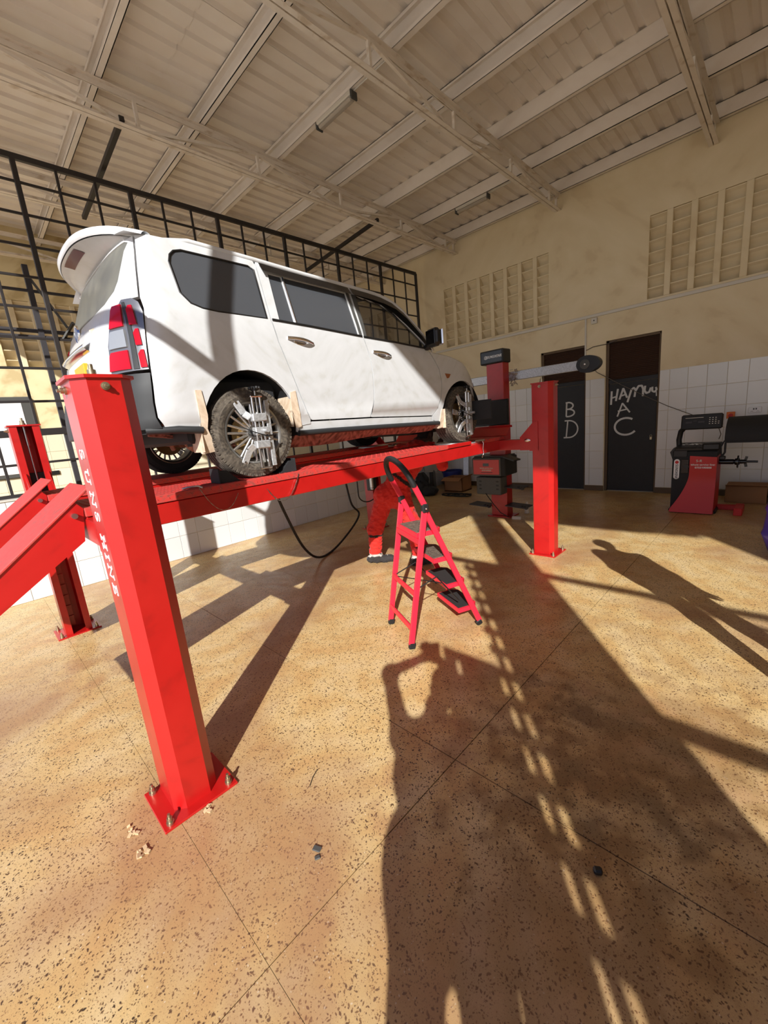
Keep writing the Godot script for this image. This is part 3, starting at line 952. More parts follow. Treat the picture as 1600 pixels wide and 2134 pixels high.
func build_front():
	# the open front behind the camera: header rail, column, swung open strap gate; their shade falls on the floor
	var h := thing("header_rail", "grey steel header rail across the open front of the workshop", "rail", Vector3(0, 3.42, FZ))
	var m := MB.new()
	m.span(Vector3(-6.2, 3.38, FZ), Vector3(RX, 3.45, FZ + 0.06), 0.006)
	part("rail_beam", m, M.rust_steel, h)
	for x in [-0.93]:
		m = MB.new()
		m.span(Vector3(x - 0.05, 3.45, FZ), Vector3(x + 0.05, 5.1, FZ + 0.05), 0.006)
		part("hanger", m, M.rust_steel, h)
	m = MB.new()
	m.bar(Vector3(2.9, 3.4, FZ + 0.03), Vector3(4.7, 2.95, FZ + 0.03), 0.04, 0.04)
	part("brace", m, M.rust_steel, h)
	m = MB.new()
	m.span(Vector3(2.03, 2.13, FZ), Vector3(RX, 2.22, FZ + 0.05), 0.006)
	part("lower_rail", m, M.rust_steel, h)
	var c := MB.new()
	c.span(Vector3(1.66, -0.02, FZ), Vector3(2.03, 5.3, FZ + 0.2), 0.01)
	solo("column", c, M.concrete, "square plastered column beside the open front gate", "column")
	var g := thing("strap_gate", "rusty steel strap gate leaf folded open against the column", "gate", Vector3(1.2, 0, FZ))
	for q in [[0.60, 0.705, 0.06, 2.15], [0.735, 1.04, 0.06, 2.15], [1.07, 1.12, 0.06, 3.36], [1.16, 1.66, 0.06, 3.36]]:
		m = MB.new()
		m.span(Vector3(q[0], q[2], FZ + 0.02), Vector3(q[1], q[3], FZ + 0.024))
		part("sheet_strip", m, M.rust_steel, g)
	var y := 0.085
	while y < 3.4:
		m = MB.new()
		m.span(Vector3(0.60 if y < 2.1 else 1.03, y, FZ + 0.014), Vector3(1.66, y + 0.075, FZ + 0.02))
		part("cross_strap", m, M.rust_steel, g)
		y += 0.165
# ------------------------------------------------------------------ four post lift
const DECK := 1.385
var lift: Node3D
func bolt(mb: MB, p: Vector3, d: Vector3, r: float, l: float):
	mb.cyl(p, p + d * l * 0.25, r * 1.5, r * 1.5, 14)
	mb.cyl(p + d * l * 0.25, p + d * l * 0.65, r * 1.15, r * 1.15, 6)
	mb.cyl(p + d * l * 0.65, p + d * l, r * 0.6, r * 0.6, 10)
func lift_post(cx: float, cz: float, side: float, label: String, lettered := false):
	# side: +1 closed back towards +x
	var H := 1.915
	var P := func(px, py, pz): return Vector3(cx + side * px, py, cz + pz)
	# outline (px towards the closed back)
	var outl := [Vector2(-0.11, 0.1), Vector2(0.06, 0.1), Vector2(0.1, 0.055), Vector2(0.1, -0.055), Vector2(0.06, -0.1), Vector2(-0.11, -0.1)]
	var th := 0.007
	var m := MB.new()
	for i in outl.size() - 1:
		var a: Vector2 = outl[i]
		var b: Vector2 = outl[i + 1]
		var d := (b - a).normalized()
		var nn := Vector2(d.y, -d.x)
		if nn.dot((a + b) * 0.5 - Vector2(-0.02, 0)) < 0: nn = -nn
		var a2 := a - nn * th
		var b2 := b - nn * th
		var o3 := Vector3(side * nn.x, 0, nn.y)
		m.quad_to(P.call(a.x, 0.012, a.y), P.call(b.x, 0.012, b.y), P.call(b.x, H, b.y), P.call(a.x, H, a.y), o3)
		m.quad_to(P.call(a2.x, 0.012, a2.y), P.call(b2.x, 0.012, b2.y), P.call(b2.x, H, b2.y), P.call(a2.x, H, a2.y), -o3)
	for s in [-1.0, 1.0]:                       # inward lips of the channel
		m.box(P.call(-0.113, H * 0.5 + 0.006, s * 0.075), Vector3(0.008, H - 0.012, 0.05))
	var o := part("post", m, M.red, lift)
	o.set_meta("label", label)
	m = MB.new()
	m.box(Vector3(cx, 0.006, cz), Vector3(0.3, 0.012, 0.335), Basis(), 0.002)
	part("base_plate", m, M.red, o)
	m = MB.new()
	var cap := []
	for q in outl: cap.append(Vector2(cx + side * (q.x * 1.12 - 0.002), -(cz + q.y * 1.12)))
	m.prism(cap, 0.012, Transform3D(Basis(Vector3.RIGHT, -PI / 2), Vector3(0, H + 0.006, 0)))
	part("top_plate", m, M.red, o)
	for sx in [-1, 1]:
		for sz in [-1, 1]:
			m = MB.new()
			bolt(m, Vector3(cx + sx * 0.12, 0.012, cz + sz * 0.135), Vector3.UP, 0.011, 0.05)
			part("anchor_bolt", m, M.zinc, o)
	m = MB.new()
	bolt(m, P.call(0.1, H - 0.03, 0.0), Vector3(side, 0, 0), 0.010, 0.03)
	part("cap_bolt", m, M.zinc, o)
	m = MB.new()
	bolt(m, P.call(-0.03, H - 0.03, 0.1), Vector3(0, 0, 1), 0.010, 0.03)
	part("cap_bolt", m, M.zinc, o)
	m = MB.new()
	bolt(m, P.call(-0.05, H + 0.012, 0.0), Vector3.UP, 0.014, 0.06)
	part("cable_nut", m, M.zinc, o)
	# latch ladder and lifting rod inside the channel
	m = MB.new()
	m.box(P.call(0.03, H * 0.5, 0.03), Vector3(0.012, H - 0.1, 0.06))
	part("latch_ladder", m, M.red, o)
	for k in 14:
		m = MB.new()
		m.box(P.call(0.02, 0.14 + k * 0.105, 0.03), Vector3(0.02, 0.018, 0.06))
		part("latch_tooth", m, M.red, o)
	m = MB.new()
	m.cyl(P.call(-0.05, DECK - 0.05, 0.0), P.call(-0.05, H, 0.0), 0.008, 0.008, 10)
	m.cyl(P.call(-0.05, H - 0.16, 0.0), P.call(-0.05, H, 0.0), 0.013, 0.013, 10)
	part("lifting_rod", m, M.steel, o)
	if lettered:
		var ys := [1.643, 1.556, 1.465, 1.392, 1.285, 1.222, 1.158, 1.078]
		var txt := "SUNSHINE"
		for i in 8:
			words(txt[i], 0.092, M.white, Transform3D(Basis(Vector3.DOWN, Vector3.RIGHT, Vector3.BACK), P.call(-0.025, ys[i], 0.1012)), o, "letter", true, false)
func runway(x0: float, x1: float, label: String, outer: float):
	# outer: x of the side that looks away from the car
	var zr := -0.37
	var zf := -4.62
	var cx := (x0 + x1) * 0.5
	var m := MB.new()
	m.span(Vector3(x0, DECK - 0.165, zf), Vector3(x1, DECK - 0.05, zr), 0.004)
	var o := part("runway", m, M.red, lift)
	o.set_meta("label", label)
	m = MB.new()
	m.span(Vector3(x0 - 0.008, DECK - 0.046, -3.42), Vector3(x1 + 0.008, DECK - 0.002, zr), 0.003)
	m.span(Vector3(x0 + 0.02, DECK - 0.05, -4.1), Vector3(x1 - 0.02, DECK - 0.035, -3.42))
	m.span(Vector3(x0 - 0.004, DECK - 0.05, -4.62), Vector3(x1 + 0.004, DECK - 0.012, -4.1), 0.003)
	part("deck_plate", m, M.red_deck, o)
	m = MB.new()
	m.span(Vector3(x0 - 0.012, DECK - 0.04, -3.85), Vector3(x0 + 0.02, DECK - 0.004, -3.42), 0.003)
	m.span(Vector3(x1 - 0.02, DECK - 0.04, -3.85), Vector3(x1 + 0.012, DECK - 0.004, -3.42), 0.003)
	part("deck_edge", m, M.red, o)
	# chequer pattern
	m = MB.new()
	var i := 0
	var z := zr - 0.03
	while z > -3.4:
		var j := 0
		var x := x0 + 0.02
		while x < x1 - 0.01:
			var a := 0.6 if (i + j) % 2 == 0 else -0.6
			var d := Vector3(cos(a), 0, sin(a)) * 0.013
			var s := Vector3(-sin(a), 0, cos(a)) * 0.004
			var p := Vector3(x, DECK - 0.002, z)
			var tpt := p + Vector3(0, 0.0022, 0)
			m.tri(p - d, p + s, tpt); m.tri(p + s, p + d, tpt); m.tri(p + d, p - s, tpt); m.tri(p - s, p - d, tpt)
			x += 0.03
			j += 1
		# on the folded edge
		if i % 2 == 0:
			var e := outer + (0.008 if outer > cx else -0.008)
			var sgn := 1.0 if outer > cx else -1.0
			var q := Vector3(e, DECK - 0.024, z)
			var d2 := Vector3(0, 0.010, 0.010)
			var s2 := Vector3(0, -0.003, 0.003)
			var t2 := q + Vector3(sgn * 0.003, 0, 0)
			m.tri(q - d2, q + s2, t2); m.tri(q + s2, q + d2, t2); m.tri(q + d2, q - s2, t2); m.tri(q - s2, q - d2, t2)
		z -= 0.03
		i += 1
	var ch := part("chequer_bumps", m, M.red_deck, o)
	ch.set_meta("kind", "stuff")
	# front stop plate
	m = MB.new()
	m.bar(Vector3(cx, DECK - 0.01, -4.6), Vector3(cx, DECK + 0.085, -4.68), 0.56, 0.01)
	m.bar(Vector3(cx, DECK + 0.085, -4.68), Vector3(cx, DECK + 0.11, -4.675), 0.62, 0.01)
	part("stop_plate", m, M.red, o)
	# approach ramp, tipped on its hinge
	var d := Vector3(0, -0.63, 0.78).normalized()
	var up := Vector3(0, 0.78, 0.63).normalized()
	var h := Vector3(cx, DECK + 0.1, -0.415)
	m = MB.new()
	m.bar(h, h + d * 1.15, x1 - x0, 0.012, up, 0.003)
	part("ramp_plate", m, M.red_deck, o)
	for s in [x0 + 0.014, x1 - 0.014]:
		m = MB.new()
		var b0 := Vector3(s, h.y, h.z) + d * 0.10
		var pl := [Vector2(0.10, -0.006), Vector2(1.15, -0.006), Vector2(1.15, -0.03), Vector2(0.9, -0.1), Vector2(0.22, -0.16), Vector2(0.1, -0.05)]
		m.prism(pl, 0.01, Transform3D(Basis(d, up, d.cross(up)), Vector3(s, h.y, h.z)))
		part("ramp_side", m, M.red, o)
	m = MB.new()
	var hp := Vector3(cx, DECK - 0.03, -0.325)
	m.cyl(hp + Vector3(-(x1 - x0) * 0.5 - 0.02, 0, 0), hp + Vector3((x1 - x0) * 0.5 + 0.02, 0, 0), 0.013, 0.013, 14)
	part("hinge_pin", m, M.steel, o)
	for s in [x0 + 0.1, x1 - 0.03]:
		m = MB.new()
		m.span(Vector3(s - 0.012, DECK - 0.09, -0.38), Vector3(s + 0.012, DECK - 0.0, -0.3), 0.004)
		part("hinge_lug", m, M.red, o)
	# turntable under the front wheel
	var tt := thing("turntable", "round steel wheel turntable plate let into the " + ("near" if outer > CX else "far") + " lift runway", "turntable", Vector3(cx, DECK - 0.035, -3.82), "turntables under the front wheels")
	m = MB.new()
	m.span(Vector3(x0 + 0.03, DECK - 0.035, -4.06), Vector3(x1 - 0.02, DECK - 0.025, -3.56), 0.002)
	part("base_plate", m, M.galv, tt)
	m = MB.new()
	m.cyl(Vector3(cx + 0.02, DECK - 0.025, -3.82), Vector3(cx + 0.02, DECK - 0.004, -3.82), 0.2, 0.2, 36)
	part("turning_plate", m, M.steel, tt)
	m = MB.new()
	m.bar(Vector3(outer - 0.04, DECK - 0.015, -3.98), Vector3(outer + 0.02, DECK - 0.015, -4.09), 0.05, 0.02, Vector3.UP, 0.006)
	part("pointer_arm", m, M.chrome, tt)
func cross_beam(z: float, label: String):
	var y0 := DECK - 0.165
	var m := MB.new()
	m.span(Vector3(-4.66, y0 - 0.005, z - 0.07), Vector3(-2.0, y0 + 0.11, z + 0.07), 0.004)
	var o := part("cross_beam", m, M.red, lift)
	o.set_meta("label", label)
	for s in [1.0, -1.0]:
		var px: float = CX + s * 1.30
		m = MB.new()
		var poly := [Vector2(px - s * 0.16, y0 - 0.01), Vector2(px + s * 0.05, y0 - 0.01), Vector2(px + s * 0.05, y0 + 0.30), Vector2(px + s * 0.0, y0 + 0.30), Vector2(px - s * 0.16, y0 + 0.135)]
		for dz in [0.078, -0.078]:
			m.prism(poly, 0.012, Transform3D(Basis(), Vector3(0, 0, z + dz)))
		m.span(Vector3(px - 0.05, y0 - 0.02, z - 0.08), Vector3(px + 0.05, y0 + 0.12, z + 0.08))
		part("end_bracket", m, M.red, o)
		m = MB.new()
		m.ball(Vector3(px - s * 0.07, y0 + 0.1, z + 0.088), Vector3(0.035, 0.018, 0.006), 14, 8)
		part("maker_badge", m, M.chrome, o)
		m = MB.new()
		m.box(Vector3(px + s * 0.11, y0 + 0.13, z), Vector3(0.03, 0.34, 0.15), Basis(), 0.004)
		part("slide_block", m, M.black, o)
func chain(mb: MB, a: Vector3, b: Vector3, sag: float, r: float):
	var p := []
	for i in 19:
		var t := i / 18.0
		p.append(a.lerp(b, t) - Vector3(0, sag * 4.0 * t * (1.0 - t), 0))
	for i in p.size() - 1:
		mb.bar(p[i], p[i + 1], r * 2.0 if i % 2 == 0 else r * 0.9, r * 0.9 if i % 2 == 0 else r * 2.0, Vector3.RIGHT)
func chock(p: Vector3, dir: float, label: String):
	var m := MB.new()
	m.prism([Vector2(0, 0), Vector2(0.12, 0), Vector2(0.04, 0.075), Vector2(0, 0.075)], 0.13, Transform3D(Basis(Vector3(0, 0, dir), Vector3.UP, Vector3(-dir, 0, 0)), p))
	m.box(p + Vector3(0, 0.045, dir * -0.006), Vector3(0.13, 0.09, 0.012), Basis(), 0.002)
	solo("wheel_chock", m, M.black_soft, label, "wheel chock", "chocks at the rear wheel")
func build_lift():
	lift = thing("four_post_lift", "red four post car lift carrying the white estate car", "car lift", Vector3(CX, 0, -2.5))
	lift_post(-1.945, -0.435, 1.0, "red steel lift post with white vertical lettering on its side", true)
	lift_post(-1.92, -4.555, 1.0, "plain red steel lift post half in shade near the doors")
	lift_post(-4.745, -0.435, -1.0, "red lift post with open channel showing its rod, by the approach ramps")
	lift_post(-4.745, -4.5, -1.0, "red lift post behind the worker's legs near the tiled dwarf wall")
	runway(-2.95, -2.45, "near red lift runway under the wheels with the clamps", -2.45)
	runway(-4.19, -3.69, "far red lift runway beside the tiled dwarf wall", -3.69)
	cross_beam(-0.435, "red cross beam carrying the ramp end of the runways")
	cross_beam(-4.53, "red cross beam carrying the runways at the alignment machine end")
	chock(Vector3(-2.55, DECK, -1.09), -1.0, "dark grey rubber wheel chock set behind the rear wheel")
	chock(Vector3(-2.55, DECK, -1.63), 1.0, "dark grey rubber wheel chock set in front of the rear wheel")
	var m := MB.new()
	chain(m, Vector3(-2.437, DECK - 0.02, -1.62), Vector3(-2.437, DECK - 0.08, -1.36), 0.13, 0.0035)
	solo("safety_chain", m, M.steel, "thin steel chain hanging in a loop below the rear wheel", "chain", "thin chains on the near runway")
	m = MB.new()
	chain(m, Vector3(-2.437, DECK + 0.0, -0.93), Vector3(-2.437, DECK - 0.07, -1.16), 0.12, 0.002)
	m.tube([Vector3(-2.50, DECK + 0.006, -0.86), Vector3(-2.47, DECK + 0.012, -0.88), Vector3(-2.45, DECK + 0.012, -0.93), Vector3(-2.437, DECK, -0.95)], 0.006, 8)
	solo("safety_chain", m, M.steel, "thin chain with a hook lying over the runway edge near the lettered post", "chain", "thin chains on the near runway")
	m = MB.new()
	m.tube([Vector3(-2.44, DECK - 0.01, -4.07), Vector3(-2.43, DECK - 0.05, -4.08), Vector3(-2.432, DECK - 0.11, -4.07), Vector3(-2.437, DECK - 0.16, -4.09), Vector3(-2.435, DECK - 0.2, -4.05)], 0.006, 8)
	solo("lock_pin_cord", m, M.chrome, "short pale cord with a pin hanging from the turntable", "cord")
	# air hose drooping under the far runway
	m = MB.new()
	var p := []
	var ctl := [Vector3(-3.6, 1.25, -2.06), Vector3(-3.75, 0.85, -2.25), Vector3(-4.0, 0.3, -2.6), Vector3(-4.25, 0.03, -3.0), Vector3(-4.45, 0.06, -3.5), Vector3(-4.68, 0.3, -4.1), Vector3(-4.66, 0.55, -3.95), Vector3(-4.66, 1.2, -3.85)]
	for i in ctl.size() - 1:
		for k in 8:
			var t := k / 8.0
			p.append(ctl[i].cubic_interpolate(ctl[i + 1], ctl[maxi(i - 1, 0)], ctl[mini(i + 2, ctl.size() - 1)], t))
	p.append(ctl[-1])
	m.tube(p, 0.015, 10)
	solo("air_hose", m, M.rubber, "black air hose drooping in a loop from the lift to the floor", "hose")
	# control pump on the back post
	var c := thing("pump_cylinder", "steel cylinder and dark case hung on the post behind the worker", "pump", Vector3(-4.62, 0.7, -4.3))
	m = MB.new()
	m.cyl(Vector3(-4.5, 0.72, -4.27), Vector3(-4.5, 1.2, -4.27), 0.03, 0.03, 14)
	part("cylinder", m, M.steel, c)
	m = MB.new()
	m.span(Vector3(-4.64, 0.66, -4.42), Vector3(-4.54, 1.2, -4.29), 0.01)
	part("case", m, M.black, c)
	m = MB.new()
	m.ball(Vector3(-4.5, 0.70, -4.27), Vector3(0.025, 0.025, 0.025), 12, 8)
	part("end_ball", m, M.chrome, c)
	m = MB.new()
	var lp := []
	for i in 25:
		var a := PI * i / 24.0
		lp.append(Vector3(-4.5 + 0.0, 0.66 - 0.14 * sin(a), -3.98 - 0.2 + 0.2 * cos(a)))
	lp.push_front(Vector3(-4.5, 1.2, -3.98))
	m.tube(lp, 0.009, 8)
	part("hose_loop", m, M.rubber, c)
# ------------------------------------------------------------------ the car
const ZRC := -0.98
const ZFC := -3.72
const TH := [[1.5, 0.79], [1.62, 0.82], [1.70, 0.836], [1.745, 0.842], [1.765, 0.853], [1.80, 0.851], [1.95, 0.858], [2.1, 0.859], [2.25, 0.856], [2.36, 0.845], [2.45, 0.82], [2.6, 0.775], [2.73, 0.735], [2.80, 0.705], [2.9, 0.62]]
const TR := [[1.5, -0.62], [1.7, -0.57], [1.95, -0.585], [2.05, -0.62], [2.26, -0.665], [2.38, -0.70], [2.56, -0.765], [2.71, -0.825], [2.84, -0.885], [3.0, -0.95]]
const TF := [[1.5, -4.32], [1.65, -4.42], [1.9, -4.45], [2.0, -4.40], [2.1, -4.28], [2.2, -4.12], [2.4, -3.9]]
const ROOFL := [[-3.40, 2.20], [-3.31, 2.275], [-3.18, 2.43], [-3.01, 2.60], [-2.82, 2.695], [-2.36, 2.735], [-1.89, 2.755], [-1.6, 2.775], [-1.22, 2.795], [-0.9, 2.785], [-0.6, 2.77]]
const HOODL := [[-5.2, 1.99], [-4.4, 2.0], [-4.07, 2.03], [-3.98, 2.09], [-3.85, 2.165], [-3.6, 2.235], [-3.33, 2.262], [-3.2, 2.27]]
func tab(T: Array, x: float) -> float:
	var i := 0
	while i < T.size() - 2 and x > T[i + 1][0]:
		i += 1
	var a: Array = T[i]
	var b: Array = T[i + 1]
	var t := clampf((x - a[0]) / (b[0] - a[0]), 0.0, 1.0)
	var p: Array = T[maxi(i - 1, 0)]
	var q: Array = T[mini(i + 2, T.size() - 1)]
	var ma: float = (b[1] - p[1]) / maxf(b[0] - p[0], 0.001) * (b[0] - a[0])
	var mb_: float = (q[1] - a[1]) / maxf(q[0] - a[0], 0.001) * (b[0] - a[0])
	var t2 := t * t
	var t3 := t2 * t
	return a[1] * (2 * t3 - 3 * t2 + 1) + ma * (t3 - 2 * t2 + t) + b[1] * (-2 * t3 + 3 * t2) + mb_ * (t3 - t2)
func S(t: float, y: float) -> Vector3:        # skin of the body, t runs along the side and round the corners
	var w := tab(TH, y)
	if t > ZRC or t < ZFC:
		var rear := t > ZRC
		var n := 2.7 if rear else 2.5
		var D: float = tab(TR, y) - ZRC if rear else ZFC - tab(TF, y)
		D = maxf(D, 0.03)
		var s := t - ZRC if rear else ZFC - t
		var x := 0.0
		var d := 0.0
		if s <= 0.7 * D:
			d = s
			x = w * pow(maxf(1.0 - pow(s / D, n), 0.0), 1.0 / n)
		else:
			var x1 := w * pow(1.0 - pow(0.7, n), 1.0 / n)
			x = maxf(x1 - (s - 0.7 * D), 0.0)
			d = D * pow(1.0 - pow(x / w, n), 1.0 / n)
		return Vector3(CX + x, y, ZRC + d if rear else ZFC - d)
	return Vector3(CX + w, y, t)
func TX(x: float, y: float) -> Vector2:       # (t, y) of the tailgate point at x from the centre line
	var D := maxf(tab(TR, y) - ZRC, 0.03)
	var x1 := tab(TH, y) * pow(1.0 - pow(0.7, 2.7), 1.0 / 2.7)
	return Vector2(ZRC + 0.7 * D + (x1 - x), y)
func SN(t: float, y: float) -> Vector3:
	var e := 0.006
	var a := S(t + e, y) - S(t - e, y)
	var b := S(t, y + e) - S(t, y - e)
	if a.length() < 0.0005: a = Vector3(-e, 0, 0) if t > ZRC else Vector3(e, 0, 0)
	var n := b.cross(a)
	if n.length() < 1e-9: return Vector3.RIGHT
	n = n.normalized()
	return n
func skin(mb: MB, poly: Array, holes: Array, off: float, mir: bool, cell := 0.07, rim := 0.02):
	var pp := PackedVector2Array(poly)
	var lo := pp[0]
	var hi := pp[0]
	for q in pp:
		lo = lo.min(q); hi = hi.max(q)
	var put := func(q: Vector2, d: float) -> Array:
		var p := S(q.x, q.y)
		var n := SN(q.x, q.y)
		p += n * (off - d)
		if mir:
			p = mirror(p); n.x = -n.x
		return [p, n]
	var ni := int(ceil((hi.x - lo.x) / cell))
	var nj := int(ceil((hi.y - lo.y) / cell))
	for i in ni:
		for j in nj:
			var a := lo + Vector2(i, j) * cell
			var list := Geometry2D.intersect_polygons(pp, PackedVector2Array([a, a + Vector2(cell, 0), a + Vector2(cell, cell), a + Vector2(0, cell)]))
			for h in holes:
				var nx := []
				for l in list:
					for r in Geometry2D.clip_polygons(l, PackedVector2Array(h)):
						nx.append(r)
				list.assign(nx)
			for l in list:
				if l.size() < 3: continue
				var ids := Geometry2D.triangulate_polygon(l)
				var vs := []
				for q in l: vs.append(put.call(q, 0.0))
				for k in range(0, ids.size(), 3):
					var A: Array = vs[ids[k]]
					var B: Array = vs[ids[k + 1]]
					var C: Array = vs[ids[k + 2]]
					mb.tri_n(A[0], B[0], C[0], A[1], B[1], C[1])
	if rim > 0.0:
		var rings := [poly] + holes
		for ri in rings.size():
			var ring: Array = rings[ri]
			for k in ring.size():
				var a: Vector2 = ring[k]
				var b: Vector2 = ring[(k + 1) % ring.size()]
				var steps := maxi(1, int(a.distance_to(b) / 0.08))
				for s in steps:
					var q0 := a.lerp(b, float(s) / steps)
					var q1 := a.lerp(b, float(s + 1) / steps)
					if ri > 0 and not (Geometry2D.is_point_in_polygon(q0, pp) and Geometry2D.is_point_in_polygon(q1, pp)): continue
					if ri == 0:
						var inside := false
						for h in holes:
							if Geometry2D.is_point_in_polygon((q0 + q1) * 0.5, PackedVector2Array(h)): inside = true
						if inside: continue
					var e0: Array = put.call(q0, 0.0)
					var e1: Array = put.call(q1, 0.0)
					var f0: Array = put.call(q0, rim)
					var f1: Array = put.call(q1, rim)
					if absf(e0[0].x - CX) < 0.003 and absf(e1[0].x - CX) < 0.003: continue
					mb.quad(e0[0], e1[0], f1[0], f0[0])
func oval(c: Vector2, r: Vector2, k := 40) -> Array:
	var p := []
	for i in k:
		p.append(c + Vector2(cos(TAU * i / k) * r.x, sin(TAU * i / k) * r.y))
	return p
func shrink(poly: Array, d: float) -> Array:
	var r := Geometry2D.offset_polygon(PackedVector2Array(poly), -d)
	return Array(r[0]) if r.size() > 0 else poly
func sweep_t(pts: Array, off: float, mir: bool) -> Array:       # polyline on the skin
	var out := []
	for i in pts.size():
		var a: Vector2 = pts[i]
		var p := S(a.x, a.y) + SN(a.x, a.y) * off
		out.append(mirror(p) if mir else p)
	return out
func build_wheel(car: Node3D, c: Vector3, s: float, kind: int):
	# s: +1 outer face towards +x
	var xf := Transform3D(Basis(Vector3(0, 0, 1), Vector3(s, 0, 0), Vector3(0, 1, 0) * 1.0), c)
	if xf.basis.determinant() < 0: xf.basis = Basis(Vector3(0, 0, -1), Vector3(s, 0, 0), Vector3(0, 1, 0))
	var R := 0.288
	var rr := 0.192
	var m := MB.new()
	var prof := [Vector2(rr - 0.004, -0.085), Vector2(rr + 0.012, -0.095), Vector2(rr + 0.045, -0.1), Vector2(R - 0.025, -0.094), Vector2(R - 0.006, -0.082), Vector2(R, -0.07)]
	for g in [-0.048, -0.016, 0.016, 0.048]:
		prof += [Vector2(R, g - 0.006), Vector2(R - 0.008, g - 0.004), Vector2(R - 0.008, g + 0.004), Vector2(R, g + 0.006)]
	prof += [Vector2(R, 0.07), Vector2(R - 0.006, 0.082), Vector2(R - 0.025, 0.094), Vector2(rr + 0.055, 0.1), Vector2(rr + 0.05, 0.103), Vector2(rr + 0.03, 0.101), Vector2(rr + 0.012, 0.095), Vector2(rr - 0.004, 0.085)]
	m.lathe(prof, 56, xf)
	# shoulder blocks
	for k in 64:
		var a := TAU * k / 64
		for q in [-1.0, 1.0]:
			var rad := Vector3(cos(a), 0, sin(a))
			var tang := Vector3(-sin(a), 0, cos(a))
			m.box(xf * (rad * (R - 0.0145) + Vector3(0, q * 0.079, 0)), Vector3(0.022, 0.026, 0.0235), xf.basis * Basis(rad, Vector3.UP, tang), 0.003)
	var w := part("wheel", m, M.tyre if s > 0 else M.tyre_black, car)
	m = MB.new()
	m.lathe([Vector2(rr - 0.012, -0.08), Vector2(rr, -0.082), Vector2(rr + 0.004, -0.09), Vector2(rr - 0.004, -0.092), Vector2(rr - 0.02, -0.08), Vector2(rr - 0.03, 0.0), Vector2(rr - 0.02, 0.07), Vector2(rr - 0.006, 0.09), Vector2(rr + 0.004, 0.094), Vector2(rr + 0.006, 0.086)], 48, xf)
	part("rim_barrel", m, M.alloy, w)
	m = MB.new()
	m.cyl(xf * Vector3(0, 0.0, 0), xf * Vector3(0, 0.015, 0), 0.12, 0.12, 32)
	m.cyl(xf * Vector3(0, 0.015, 0), xf * Vector3(0, 0.05, 0), 0.06, 0.05, 20)
	part("brake_disc", m, M.brake, w)
	var n := 10 if kind == 0 else 6
	for k in n:
		m = MB.new()
		var a := TAU * k / n + 0.2
		var rad := Vector3(cos(a), 0, sin(a))
		var tang := Vector3(-sin(a), 0, cos(a))
		if kind == 0:
			for q in [-1.0, 1.0]:
				m.bar(xf * (rad * 0.04 + tang * 0.008 * q + Vector3(0, 0.082, 0)), xf * (rad * (rr - 0.01) + tang * (0.026 * q) + Vector3(0, 0.074, 0)), 0.014, 0.022, xf.basis * Vector3.UP, 0.004)
		else:
			m.bar(xf * (rad * 0.03 + Vector3(0, 0.068, 0)), xf * (rad * 0.1 + Vector3(0, 0.082, 0)), 0.045, 0.02, xf.basis * Vector3.UP, 0.006)
			m.bar(xf * (rad * 0.1 + Vector3(0, 0.082, 0)), xf * (rad * (rr - 0.008) + Vector3(0, 0.078, 0)), 0.055, 0.02, xf.basis * Vector3.UP, 0.006)
		part("spoke", m, M.alloy_face, w)
	m = MB.new()
	m.cyl(xf * Vector3(0, 0.03, 0), xf * Vector3(0, 0.086, 0), 0.058, 0.05, 24)
	part("hub", m, M.alloy_face, w)
	m = MB.new()
	m.cyl(xf * Vector3(0, 0.08, 0), xf * Vector3(0, 0.094, 0), 0.026, 0.022, 20)
	part("centre_cap", m, M.black, w)
	for k in 4:
		m = MB.new()
		var a := TAU * k / 4 + 0.5
		m.cyl(xf * Vector3(cos(a) * 0.04, 0.08, sin(a) * 0.04), xf * Vector3(cos(a) * 0.04, 0.098, sin(a) * 0.04), 0.009, 0.009, 6)
		part("wheel_nut", m, M.chrome, w)
